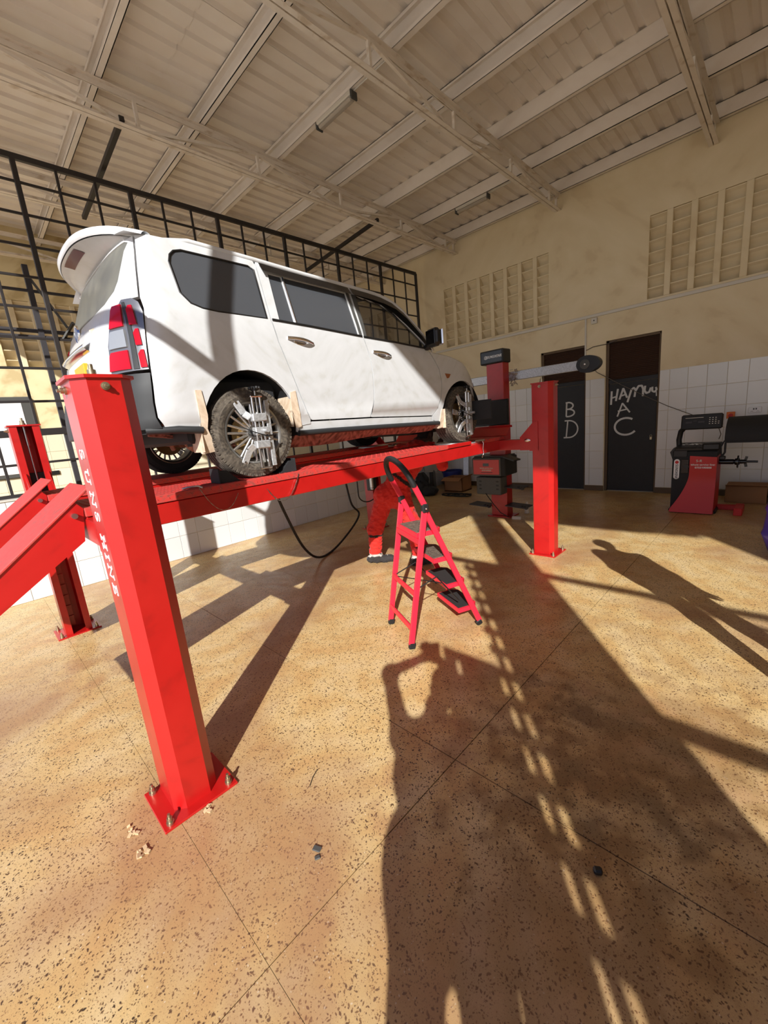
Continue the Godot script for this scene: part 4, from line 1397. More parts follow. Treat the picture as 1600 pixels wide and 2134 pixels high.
func build_car():
	var car := thing("estate_car", "dusty white estate car with dark windows raised on the red lift", "car", Vector3(CX, DECK, -2.4))
	var rear_arch := oval(Vector2(-1.372, 1.685), Vector2(0.335, 0.375))
	var front_arch := oval(Vector2(-3.77, 1.685), Vector2(0.355, 0.325))
	var rl := func(t): return Vector2(t, tab(ROOFL, t) - 0.006)
	var qwin := [Vector2(-1.046, 2.646), Vector2(-1.062, 2.69), Vector2(-1.09, 2.718), Vector2(-1.135, 2.732), Vector2(-1.55, 2.724), Vector2(-1.585, 2.705), Vector2(-1.575, 2.386), Vector2(-1.25, 2.392), Vector2(-1.16, 2.40), Vector2(-1.10, 2.42), Vector2(-1.055, 2.475)]
	var rwin1 := [Vector2(-1.685, 2.70), Vector2(-1.785, 2.695), Vector2(-1.785, 2.378), Vector2(-1.665, 2.383)]
	var rwin2 := [Vector2(-1.803, 2.695), Vector2(-2.355, 2.672), Vector2(-2.37, 2.345), Vector2(-1.803, 2.377)]
	var fwin := [Vector2(-2.46, 2.668), Vector2(-2.74, 2.632), Vector2(-2.87, 2.58), Vector2(-3.0, 2.49), Vector2(-3.20, 2.325), Vector2(-3.205, 2.298), Vector2(-2.45, 2.34)]
	var gap_r := [Vector2(-1.612, 2.73), Vector2(-1.60, 2.376), Vector2(-1.625, 2.24), Vector2(-1.673, 2.1), Vector2(-1.735, 1.92), Vector2(-1.785, 1.779), Vector2(-1.815, 1.73)]
	var gap_m := [Vector2(-2.40, 2.715), Vector2(-2.415, 2.325), Vector2(-2.455, 2.2), Vector2(-2.474, 2.08), Vector2(-2.468, 1.863), Vector2(-2.42, 1.715)]
	var gap_f := [Vector2(-3.243, 2.275), Vector2(-3.32, 2.19), Vector2(-3.382, 2.111), Vector2(-3.412, 1.977), Vector2(-3.395, 1.86), Vector2(-3.33, 1.735), Vector2(-3.26, 1.685)]
	var quarter := [Vector2(-0.919, 2.782), Vector2(-0.882, 2.6), Vector2(-0.850, 2.43), Vector2(-0.85, 2.37), Vector2(-0.832, 2.25), Vector2(-0.818, 2.05), Vector2(-0.805, 1.88), Vector2(-0.805, 1.80), Vector2(-0.83, 1.745), Vector2(-1.0, 1.72), Vector2(-1.72, 1.69), Vector2(-1.815, 1.70)]
	var g2 := gap_r.duplicate(); g2.reverse()
	quarter += g2 + [rl.call(-1.6), rl.call(-1.4), rl.call(-1.2), rl.call(-1.05)]
	var rdoor := gap_r + [Vector2(-1.83, 1.722), Vector2(-2.42, 1.712)]
	var g3 := gap_m.duplicate(); g3.reverse()
	rdoor += g3 + [rl.call(-2.4), rl.call(-2.2), rl.call(-2.0), rl.call(-1.8), rl.call(-1.615)]
	var fdoor := gap_m + [Vector2(-2.44, 1.71), Vector2(-3.25, 1.682)]
	var g4 := gap_f.duplicate(); g4.reverse()
	fdoor += g4 + [rl.call(-3.30), rl.call(-3.2), rl.call(-3.1), rl.call(-3.0), rl.call(-2.9), rl.call(-2.8), rl.call(-2.6), rl.call(-2.41)]
	var fender := gap_f + [Vector2(-3.28, 1.64), Vector2(-3.40, 1.60), Vector2(-4.05, 1.60), Vector2(-4.10, 1.75), Vector2(-4.10, 1.93), Vector2(-4.03, 2.02)]
	for t in [-4.0, -3.95, -3.9, -3.8, -3.7, -3.6, -3.5, -3.4, -3.3]:
		fender.append(Vector2(t, tab(HOODL, t) - 0.004))
	var sill := [Vector2(-1.70, 1.685), Vector2(-1.83, 1.715), Vector2(-2.42, 1.705), Vector2(-3.25, 1.676), Vector2(-3.36, 1.63), Vector2(-3.36, 1.61), Vector2(-1.70, 1.65)]
	for mir in [false, true]:
		var m := MB.new()
		skin(m, shrink(quarter, 0.002), [rear_arch, qwin], 0.0, mir)
		part("quarter_panel", m, M.car, car)
		m = MB.new()
		skin(m, shrink(qwin, 0.003), [], -0.006, mir, 0.12)
		var q := part("quarter_window", m, M.glass, car)
		m = MB.new()
		var ring := sweep_t(qwin + [qwin[0]], -0.002, mir)
		m.tube(ring, 0.006, 6, false)
		part("window_seal", m, M.black, q)
		m = MB.new()
		skin(m, shrink(rdoor, 0.0045), [rwin1, rwin2], 0.0, mir)
		var rd := part("rear_door", m, M.car, car)
		for w in [rwin1, rwin2]:
			m = MB.new()
			skin(m, shrink(w, 0.003), [], -0.008, mir, 0.12)
			part("door_window", m, M.glass, rd)
		m = MB.new()
		m.tube(sweep_t([Vector2(-1.795, 2.69), Vector2(-1.795, 2.53), Vector2(-1.795, 2.377)], 0.0, mir), 0.007, 6)
		part("window_divider", m, M.chrome, rd)
		m = MB.new()
		skin(m, [Vector2(-2.362, 2.675), Vector2(-2.39, 2.672), Vector2(-2.405, 2.34), Vector2(-2.376, 2.342)], [], 0.003, mir, 0.1)
		part("pillar_trim", m, M.grey, rd)
		m = MB.new()
		m.tube(sweep_t([Vector2(-1.61, 2.382), Vector2(-1.9, 2.368), Vector2(-2.4, 2.338)], 0.002, mir), 0.008, 6)
		part("waist_seal", m, M.black, rd)
		m = MB.new()
		skin(m, shrink(fdoor, 0.0045), [fwin], 0.0, mir)
		var fd := part("front_door", m, M.car, car)
		m = MB.new()
		skin(m, shrink(fwin, 0.003), [], -0.008, mir, 0.12)
		part("door_window", m, M.glass_front, fd)
		m = MB.new()
		skin(m, [Vector2(-2.415, 2.67), Vector2(-2.462, 2.668), Vector2(-2.452, 2.335), Vector2(-2.425, 2.336)], [], 0.003, mir, 0.1)
		part("pillar_trim", m, M.grey, fd)
		m = MB.new()
		m.tube(sweep_t([Vector2(-2.42, 2.336), Vector2(-2.8, 2.318), Vector2(-3.22, 2.29)], 0.002, mir), 0.008, 6)
		part("waist_seal", m, M.black, fd)
		m = MB.new()
		skin(m, [Vector2(-2.46, 2.668), Vector2(-2.74, 2.632), Vector2(-2.87, 2.58), Vector2(-3.0, 2.49), Vector2(-3.21, 2.325), Vector2(-3.24, 2.285), Vector2(-3.29, 2.285), Vector2(-3.21, 2.38), Vector2(-3.03, 2.56), Vector2(-2.88, 2.645), Vector2(-2.75, 2.676), Vector2(-2.46, 2.705)], [], 0.002, mir, 0.1)
		part("window_frame", m, M.black, fd)
		# rain visors
		for vs in [[rd, [-1.63, -1.8, -2.0, -2.2, -2.39]], [fd, [-2.41, -2.6, -2.75, -2.88, -3.0, -3.1, -3.19]]]:
			m = MB.new()
			var up := []
			var dn := []
			for t in vs[1]:
				up.append(Vector2(t, tab(ROOFL, t) - 0.02))
				dn.append(Vector2(t, tab(ROOFL, t) - 0.085))
			var pu := sweep_t(up, 0.012, mir)
			var pd := sweep_t(dn, 0.035, mir)
			for i in pu.size() - 1:
				m.quad(pu[i], pu[i + 1], pd[i + 1], pd[i])
				m.quad(pd[i], pd[i + 1], pu[i + 1] + Vector3(0, -0.004, 0), pu[i] + Vector3(0, -0.004, 0))
			part("rain_visor", m, M.black_gloss, vs[0])
		for h in [[rd, -1.80, 2.262], [fd, -2.60, 2.215]]:
			m = MB.new()
			var hp := []
			for k in 9:
				var f := k / 8.0
				hp.append([Vector2(h[1] + 0.1 - 0.2 * f, h[2] + 0.012 - 0.024 * f), 0.004 + 0.03 * sin(PI * f)])
			var ptsH := []
			for e in hp:
				var p: Vector3 = S(e[0].x, e[0].y) + SN(e[0].x, e[0].y) * e[1]
				ptsH.append(mirror(p) if mir else p)
			m.tube(ptsH, 0.011, 10)
			var cup := S(h[1], h[2] - 0.004)
			if mir: cup = mirror(cup)
			m.ball(cup, Vector3(0.007, 0.026, 0.055), 16, 8)
			part("door_handle", m, M.chrome, h[0])
		m = MB.new()
		skin(m, shrink(fender, 0.002), [front_arch], 0.0, mir)
		var fe := part("front_fender", m, M.car, car)
		m = MB.new()
		skin(m, [Vector2(-3.47, 2.075), Vector2(-3.56, 2.07), Vector2(-3.53, 2.035), Vector2(-3.50, 2.03)], [], 0.006, mir, 0.05)
		part("side_repeater", m, M.lamp_amber, fe)
		# arch liners
		for a in [[-1.372, 0.335, 0.375], [-3.77, 0.355, 0.325]]:
			m = MB.new()
			var sg := -1.0 if mir else 1.0
			m.surf(20, 1, func(u, v): return Vector3(CX + sg * (0.83 - 0.27 * v), 1.685 + (a[2] + 0.01) * sin(PI * u * 1.1 - 0.16), a[0] + (a[1] + 0.01) * cos(PI * u * 1.1 - 0.16)))
			m.span(Vector3(CX + sg * 0.55, 1.74, a[0] - 0.36), Vector3(CX + sg * 0.56, 2.07, a[0] + 0.36))
			part("wheel_arch_liner", m, M.black_soft, car)
		m = MB.new()
		skin(m, sill, [], -0.004, mir, 0.12)
		part("sill_panel", m, M.car, car)
		m = MB.new()
		m.tube(sweep_t([Vector2(-1.705, 1.642), Vector2(-2.0, 1.64), Vector2(-2.6, 1.628), Vector2(-3.37, 1.61)], 0.004, mir), 0.02, 8)
		part("sill_rail", m, M.trim, car)
		m = MB.new()
		m.tube(sweep_t([Vector2(-0.75, 1.735), Vector2(-0.9, 1.728), Vector2(-1.03, 1.715)], 0.004, mir), 0.022, 8)
		part("sill_rail", m, M.trim, car)
		# dusty skirt under the sill
		m = MB.new()
		var sg2 := -1.0 if mir else 1.0
		m.surf(12, 2, func(u, v): return Vector3(CX + sg2 * (0.80 - 0.09 * v), 1.63 - 0.085 * v - 0.01 * sin(u * 9.0), lerpf(-1.69, -3.4, u)))
		part("under_skirt", m, M.under, car)
		# mud flaps
		for f in [[Vector2(-1.018, 1.94), Vector2(-1.052, 1.94), Vector2(-1.068, 1.80), Vector2(-1.058, 1.72), Vector2(-1.105, 1.585), Vector2(-1.015, 1.575), Vector2(-1.022, 1.72)], [Vector2(-1.70, 1.93), Vector2(-1.66, 1.92), Vector2(-1.655, 1.80), Vector2(-1.70, 1.68), Vector2(-1.73, 1.69), Vector2(-1.715, 1.8)], [Vector2(-3.40, 1.74), Vector2(-3.425, 1.74), Vector2(-3.44, 1.66), Vector2(-3.49, 1.57), Vector2(-3.37, 1.555), Vector2(-3.39, 1.66)]]:
			m = MB.new()
			skin(m, f, [], 0.008, mir, 0.05, 0.03)
			var q0: Vector2 = f[3]
			var z0 := q0.x
			m.surf(3, 4, func(u, v): return Vector3(CX + sg2 * (0.85 - 0.17 * u), lerpf(f[0].y, f[4].y, v), z0 + 0.04))
			part("mud_flap", m, M.dust, car)
		# mirror
		m = MB.new()
		var mc := Vector3(CX + sg2 * 0.955, 2.365, -3.19)
		m.box(mc, Vector3(0.16, 0.155, 0.09), Basis(Vector3.UP, -sg2 * 0.25), 0.03)
		m.bar(Vector3(CX + sg2 * 0.85, 2.29, -3.2), mc + Vector3(-sg2 * 0.05, -0.05, 0), 0.05, 0.05, Vector3.UP, 0.012)
		var mi := part("door_mirror", m, M.black, car)
		m = MB.new()
		m.box(mc + Vector3(0.0, 0.0, 0.044), Vector3(0.125, 0.125, 0.01), Basis(Vector3.UP, -sg2 * 0.25), 0.004)
		part("mirror_glass", m, M.black_gloss, mi)
		m = MB.new()
		m.box(mc + Vector3(sg2 * 0.02, 0.0, -0.045), Vector3(0.14, 0.14, 0.02), Basis(Vector3.UP, -sg2 * 0.25), 0.01)
		part("mirror_back", m, M.chrome, mi)
		# tail lamp
		var L := [Vector2(-0.842, 2.40), Vector2(-0.846, 2.35), Vector2(-0.828, 2.2), Vector2(-0.814, 2.055), TX(0.63, 2.045), TX(0.605, 2.2), TX(0.615, 2.31), TX(0.635, 2.36), TX(0.67, 2.40), Vector2(-0.79, 2.428), Vector2(-0.825, 2.425)]
		m = MB.new()
		skin(m, L, [], 0.012, mir, 0.04, 0.03)
		var tl := part("tail_lamp", m, M.smoke_chrome, car)
		var ti := func(f, y): return Vector2(lerpf(-0.83, TX(0.62, y).x, f), y)
		for piece in [[0.38, 0.97, 2.285, 2.40, M.lamp_red, 0.0], [0.38, 0.97, 2.178, 2.268, M.lamp_clear, 0.0], [0.38, 0.97, 2.062, 2.16, M.lamp_red, 0.0], [0.10, 0.25, 2.285, 2.385, M.lamp_red, 0.0], [0.09, 0.21, 2.18, 2.262, M.lamp_red, 0.0], [0.08, 0.20, 2.065, 2.155, M.lamp_red, 0.0]]:
			m = MB.new()
			skin(m, [ti.call(piece[0], piece[2]), ti.call(piece[1], piece[2]), ti.call(piece[1], piece[3] - 0.02), ti.call(piece[1] - 0.06, piece[3]), ti.call(piece[0], piece[3])], [], 0.020, mir, 0.03, 0.012)
			part("lamp_lens", m, piece[4], tl)
		m = MB.new()
		skin(m, [ti.call(0.24, 2.06), ti.call(0.34, 2.06), ti.call(0.34, 2.41), ti.call(0.27, 2.41)], [], 0.016, mir, 0.04, 0.008)
		part("lamp_divider", m, M.trim, tl)
		# head lamp
		m = MB.new()
		skin(m, [Vector2(-4.10, 1.90), Vector2(-4.12, 2.0), Vector2(-4.3, 1.99), Vector2(-4.52, 1.975), Vector2(-4.48, 1.87), Vector2(-4.2, 1.86)], [], 0.004, mir, 0.06, 0.02)
		part("head_lamp", m, M.lamp_clear, car)
	# roof
	var m := MB.new()
	var wr := func(z): return S(clampf(z, ZFC, ZRC), tab(ROOFL, z)).x - CX
	m.surf(26, 20, func(u, v):
		var z := lerpf(-0.86, -2.84, u)
		var k: float = v * 2.0 - 1.0
		var zz: float = z + 0.10 * (1.0 - k * k) * (u * u)
		return Vector3(CX + k * wr.call(z), tab(ROOFL, z) - 0.008 + 0.075 * (1.0 - pow(absf(k), 2.6)), zz), Vector3.UP)
	part("roof", m, M.car, car)
	for s in [1.0, -1.0]:
		m = MB.new()
		var p := []
		for t in [-0.88, -1.2, -1.6, -2.0, -2.4, -2.7, -2.82, -2.92, -3.01, -3.1, -3.18, -3.25, -3.31]:
			var q := S(t, tab(ROOFL, t))
			q += Vector3(-0.006, 0.004, 0)
			p.append(q if s > 0 else mirror(q))
		m.tube(p, 0.016, 8)
		part("roof_rail", m, M.car, car)
	# windscreen and bonnet
	m = MB.new()
	m.surf(8, 14, func(u, v):
		var k: float = v * 2.0 - 1.0
		var t := Vector3(CX + k * 0.66, tab(ROOFL, -2.82) - 0.008 + 0.075 * (1.0 - pow(absf(k), 2.6)), -2.82 + 0.10 * (1.0 - k * k))
		var b := Vector3(CX + k * 0.80, 2.275 + 0.03 * (1 - k * k), -3.32 - 0.16 * (1.0 - k * k))
		return t.lerp(b, u) + Vector3(0, 0.02, -0.02) * sin(PI * u), Vector3(0, 1, -1))
	part("windscreen", m, M.glass_front, car)
	m = MB.new()
	m.surf(26, 14, func(u, v):
		var t := lerpf(-3.3, -5.15, u)
		var e := S(t, tab(HOODL, t) - 0.004)
		var k: float = v * 2.0 - 1.0
		return Vector3(CX + k * (e.x - CX), e.y + 0.055 * (1.0 - pow(absf(k), 2.4)) * clampf((e.x - CX) / 0.6, 0.0, 1.0), e.z), Vector3.UP)
	part("bonnet", m, M.car, car)
	var rg := [Vector2(-4.11, 1.62), Vector2(-4.11, 1.86), Vector2(-4.2, 1.855), Vector2(-4.5, 1.865), Vector2(-4.54, 1.99), Vector2(-5.3, 1.985), Vector2(-5.3, 1.62)]
	m = MB.new()
	skin(m, rg, [], 0.0, false, 0.08); skin(m, rg, [], 0.0, true, 0.08)
	var fb := part("front_bumper", m, M.car, car)
	m = MB.new()
	for mir in [false, true]:
		skin(m, [Vector2(-4.6, 1.87), Vector2(-4.6, 1.96), Vector2(-5.3, 1.96), Vector2(-5.3, 1.87)], [], 0.006, mir, 0.08)
		skin(m, [Vector2(-4.45, 1.66), Vector2(-4.5, 1.76), Vector2(-5.3, 1.76), Vector2(-5.3, 1.66)], [], 0.006, mir, 0.08)
	part("grille_mesh", m, M.black, fb)
	# tailgate
	var rw := [TX(0.60, 2.765), TX(0.618, 2.75), TX(0.612, 2.55), TX(0.59, 2.50), TX(0.50, 2.45), TX(0.30, 2.415), Vector2(0.4, 2.405), Vector2(0.4, 2.765)]
	var tg := [Vector2(-0.914, 2.778), Vector2(-0.877, 2.6), Vector2(-0.846, 2.435), Vector2(-0.825, 2.432), Vector2(-0.79, 2.435), TX(0.665, 2.407), TX(0.63, 2.365), TX(0.61, 2.31), TX(0.60, 2.2), TX(0.622, 2.045), TX(0.62, 1.99), Vector2(0.4, 1.99), Vector2(0.4, 2.778)]
	m = MB.new()
	skin(m, tg, [rw], 0.0, false, 0.06); skin(m, tg, [rw], 0.0, true, 0.06)
	var gate := part("tailgate", m, M.car, car)
	m = MB.new()
	skin(m, rw, [], -0.004, false, 0.1, 0.0); skin(m, rw, [], -0.004, true, 0.1, 0.0)
	part("rear_window", m, M.glass_dusty, gate)
	# spoiler
	m = MB.new()
	var edge := func(k: float) -> Vector3: return Vector3(CX + k * 0.665, 2.885 - 0.035 * k * k - 0.05 * pow(absf(k), 6.0), -0.72 - 0.25 * pow(absf(k), 2.8))
	var rootp := func(k: float) -> Vector3: return Vector3(CX + k * 0.68, 2.772 + 0.085 * (1.0 - pow(absf(k), 2.4)), -1.02)
	var low := func(k: float) -> Vector3:
		return Vector3(CX + k * 0.655, 2.80 - 0.02 * k * k, -0.885 - 0.07 * pow(absf(k), 4.0))
	m.surf(28, 5, func(u, v):
		var k: float = u * 2.0 - 1.0
		return rootp.call(k).lerp(edge.call(k) + Vector3(0, 0.012, 0), v) + Vector3(0, 0.02, 0) * sin(PI * v), Vector3.UP)
	m.surf(28, 5, func(u, v):
		var k: float = u * 2.0 - 1.0
		return (edge.call(k) + Vector3(0, -0.035, -0.004)).lerp(low.call(k), v) + Vector3(0, 0.012, 0) * sin(PI * v), Vector3(0, -1, 0.3))
	m.surf(28, 3, func(u, v):
		var k: float = u * 2.0 - 1.0
		return edge.call(k) + Vector3(0, 0.012 - 0.042 * v, 0.012 * sin(PI * v)), Vector3.BACK)
	part("roof_spoiler", m, M.car, gate)
	m = MB.new()
	m.surf(8, 2, func(u, v):
		var k: float = lerpf(-0.24, 0.24, u)
		return (edge.call(k) + Vector3(0, -0.035, -0.004)).lerp(low.call(k), 0.1 + 0.35 * v) + Vector3(0, -0.003 + 0.012 * sin(PI * (0.1 + 0.35 * v)), 0), Vector3.DOWN)
	part("brake_light", m, M.lamp_dark, gate)
	m = MB.new()
	m.surf(16, 6, func(u, v):
		var x := lerpf(-0.34, 0.34, u)
		var t := TX(absf(x), 2.25)
		var q := S(t.x, t.y)
		return Vector3(CX + x, 2.285 - 0.06 * v, q.z + 0.004 + 0.035 * sin(PI * v)), Vector3.BACK)
	part("tailgate_handle", m, M.chrome, gate)
	m = MB.new()
	m.lathe([Vector2(0.055, 0.0), Vector2(0.05, 0.01), Vector2(0.042, 0.006), Vector2(0.035, 0.009), Vector2(0.0, 0.009)], 28, Transform3D(Basis(Vector3.RIGHT, PI / 2), Vector3(CX, 2.39, tab(TR, 2.39) + 0.006)))
	m.box(Vector3(CX, 2.39, tab(TR, 2.39) + 0.016), Vector3(0.012, 0.08, 0.006), Basis(), 0.002)
	part("emblem", m, M.chrome, gate)
	m = MB.new()
	m.span(Vector3(CX + 0.02, 2.0, -0.66), Vector3(CX + 0.28, 2.17, -0.628), 0.004)
	part("number_plate", m, M.plate, gate)
	m = MB.new()
	m.box(Vector3(CX + 0.40, 2.33, -0.708), Vector3(0.15, 0.035, 0.004), Basis(Vector3.UP, 0.25))
	part("faded_sticker", m, M.dust, gate)
	m = MB.new()
	m.cyl(Vector3(CX + 0.47, 2.22, -0.73), Vector3(CX + 0.48, 2.22, -0.688), 0.014, 0.014, 12)
	part("tailgate_lock", m, M.grey, gate)
	# rear bumper
	var bp := [Vector2(-0.815, 2.035), Vector2(-0.80, 1.88), Vector2(-0.80, 1.80), Vector2(-0.82, 1.745), Vector2(-0.6, 1.74), Vector2(0.4, 1.74), Vector2(0.4, 1.975), TX(0.61, 1.98), TX(0.63, 2.035)]
	m = MB.new()
	skin(m, bp, [], 0.014, false, 0.06, 0.04); skin(m, bp, [], 0.014, true, 0.06, 0.04)
	part("rear_bumper", m, M.trim, car)
	m = MB.new()
	var bq := [Vector2(-0.80, 1.74), Vector2(-0.80, 1.715), Vector2(0.4, 1.715), Vector2(0.4, 1.74)]
	skin(m, bq, [], -0.02, false, 0.06, 0.03); skin(m, bq, [], -0.02, true, 0.06, 0.03)
	part("bumper_valance", m, M.black_soft, car)
	# underside
	m = MB.new()
	m.span(Vector3(CX - 0.56, 1.58, -4.2), Vector3(CX + 0.56, 1.62, -1.72))
	m.span(Vector3(CX - 0.56, 1.74, -1.72), Vector3(CX + 0.56, 1.78, -0.72))
	m.span(Vector3(CX - 0.76, 1.60, -3.38), Vector3(CX + 0.76, 1.63, -1.72))
	m.span(Vector3(CX - 0.1, 1.54, -3.6), Vector3(CX + 0.1, 1.58, -1.8))
	part("floor_pan", m, M.under, car)
	m = MB.new()
	m.cyl(Vector3(CX - 0.72, 1.68, -1.36), Vector3(CX + 0.72, 1.68, -1.36), 0.035, 0.035, 12)
	m.ball(Vector3(CX - 0.05, 1.66, -1.36), Vector3(0.12, 0.1, 0.12), 16, 10)
	for s in [-1.0, 1.0]:
		m.bar(Vector3(CX + s * 0.45, 1.72, -0.85), Vector3(CX + s * 0.5, 1.62, -1.4), 0.05, 0.02)
		m.bar(Vector3(CX + s * 0.5, 1.62, -1.4), Vector3(CX + s * 0.45, 1.66, -2.0), 0.05, 0.02)
		m.cyl(Vector3(CX + s * 0.48, 1.6, -1.3), Vector3(CX + s * 0.4, 1.85, -1.2), 0.02, 0.02, 8)
	m.cyl(Vector3(CX - 0.3, 1.68, -1.5), Vector3(CX - 0.35, 1.70, -0.75), 0.03, 0.03, 10)
	part("rear_axle", m, M.under, car)
	m = MB.new()
	m.cyl(Vector3(CX - 0.72, 1.64, -3.78), Vector3(CX + 0.72, 1.64, -3.78), 0.03, 0.03, 10)
	m.span(Vector3(CX - 0.35, 1.5, -4.1), Vector3(CX + 0.35, 1.7, -3.5), 0.04)
	part("front_axle", m, M.black_soft, car)
	# interior
	for sx in [-0.36, 0.36]:
		for z in [-2.75, -1.95]:
			m = MB.new()
			m.box(Vector3(CX + sx, 1.9, z), Vector3(0.48, 0.18, 0.48), Basis(), 0.05)
			m.box(Vector3(CX + sx, 2.17, z + 0.24), Vector3(0.46, 0.5, 0.12), Basis(Vector3.RIGHT, 0.2), 0.05)
			m.box(Vector3(CX + sx, 2.47, z + 0.32), Vector3(0.24, 0.13, 0.07), Basis(), 0.03)
			part("seat", m, M.black_soft, car)
	m = MB.new()
	m.span(Vector3(CX - 0.76, 1.95, -3.42), Vector3(CX + 0.76, 2.24, -3.1), 0.05)
	part("dashboard", m, M.black_soft, car)
	m = MB.new()
	m.span(Vector3(CX - 0.74, 1.64, -1.62), Vector3(CX + 0.74, 2.02, -0.98), 0.02)
	part("load_floor", m, M.black_soft, car)
	var wx := CX + 0.745
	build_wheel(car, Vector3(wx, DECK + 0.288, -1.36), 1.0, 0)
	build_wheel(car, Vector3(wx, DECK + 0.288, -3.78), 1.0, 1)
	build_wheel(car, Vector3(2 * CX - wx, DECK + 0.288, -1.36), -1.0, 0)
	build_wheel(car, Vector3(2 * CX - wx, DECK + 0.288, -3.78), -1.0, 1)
	wheel_clamp(Vector3(wx + 0.10, DECK + 0.295, -1.37), "chrome wheel alignment clamp hooked on the car's sunlit rear wheel", false)
	wheel_clamp(Vector3(wx + 0.10, DECK + 0.295, -3.79), "chrome wheel alignment clamp with dark target board on the shaded front wheel", true)
func wheel_clamp(c: Vector3, label: String, board: bool):
	var o := thing("wheel_clamp", label, "wheel clamp", c + Vector3(0, -0.26, 0), "alignment clamps on the wheels")
	var m := MB.new()
	var X := c.x + 0.045
	for z in [0.022, -0.032]:
		m = MB.new()
		m.cyl(Vector3(X, c.y - 0.235, c.z + z), Vector3(X, c.y + 0.215, c.z + z), 0.0085, 0.0085, 14)
		part("guide_rod", m, M.chrome, o)
	m = MB.new()
	m.cyl(Vector3(X, c.y - 0.2, c.z - 0.005), Vector3(X, c.y + 0.25, c.z - 0.005), 0.006, 0.006, 10)
	part("screw", m, M.steel, o)
	for y in [0.215, -0.235]:
		m = MB.new()
		m.box(Vector3(X, c.y + y, c.z - 0.005), Vector3(0.03, 0.012, 0.085), Basis(), 0.004)
		part("end_plate", m, M.chrome, o)
	m = MB.new()
	m.cyl(Vector3(X, c.y + 0.25, c.z - 0.005), Vector3(X, c.y + 0.272, c.z - 0.005), 0.022, 0.03, 12)
	for k in 6:
		var a := TAU * k / 6
		m.ball(Vector3(X + cos(a) * 0.028, c.y + 0.265, c.z - 0.005 + sin(a) * 0.028), Vector3(0.011, 0.012, 0.011), 8, 6)
	part("knob", m, M.black, o)
	for sy in [1.0, -1.0]:
		m = MB.new()
		var yb: float = c.y + sy * 0.085
		m.box(Vector3(X, yb, c.z - 0.005), Vector3(0.045, 0.05, 0.1), Basis(), 0.006)
		for sz in [1.0, -1.0]:
			var a := Vector3(X, yb, c.z + sz * 0.05)
			var b := Vector3(X - 0.03, yb + sy * 0.03, c.z + sz * 0.075)
			var d := Vector3(X - 0.055, yb + sy * 0.12, c.z + sz * 0.115)
			m.bar(a, b, 0.045, 0.012, Vector3.RIGHT, 0.003)
			m.bar(b, d, 0.045, 0.012, Vector3.RIGHT, 0.003)
		part("claw_bracket", m, M.galv, o)
		for sz in [1.0, -1.0]:
			m = MB.new()
			var d := Vector3(X - 0.055, yb + sy * 0.10, c.z + sz * 0.112)
			m.cyl(d + Vector3(0.02, 0, 0), d + Vector3(-0.05, 0, 0), 0.007, 0.005, 10)
			part("claw_pin", m, M.chrome, o)
	m = MB.new()
	m.box(Vector3(X, c.y, c.z - 0.005), Vector3(0.05, 0.05, 0.09), Basis(), 0.006)
	m.cyl(Vector3(X + 0.02, c.y, c.z - 0.02), Vector3(X + 0.07, c.y, c.z - 0.02), 0.012, 0.012, 12)
	part("centre_block", m, M.galv, o)
	m = MB.new()
	m.box(Vector3(X - 0.005, c.y - 0.02, c.z - 0.075), Vector3(0.012, 0.42, 0.03), Basis(), 0.002)
	part("side_bar", m, M.galv, o)
	m = MB.new()
	m.tube([Vector3(X - 0.02, c.y + 0.04, c.z + 0.12), Vector3(X + 0.02, c.y - 0.0, c.z + 0.06), Vector3(X + 0.03, c.y - 0.035, c.z - 0.03), Vector3(X + 0.02, c.y - 0.03, c.z - 0.1)], 0.004, 6)
	part("safety_strap", m, M.rubber, o)
	if board:
		m = MB.new()
		m.box(Vector3(X + 0.07, c.y + 0.02, c.z - 0.16), Vector3(0.22, 0.2, 0.02), Basis(Vector3.UP, 0.2), 0.005)
		part("target_board", m, M.black_soft, o)
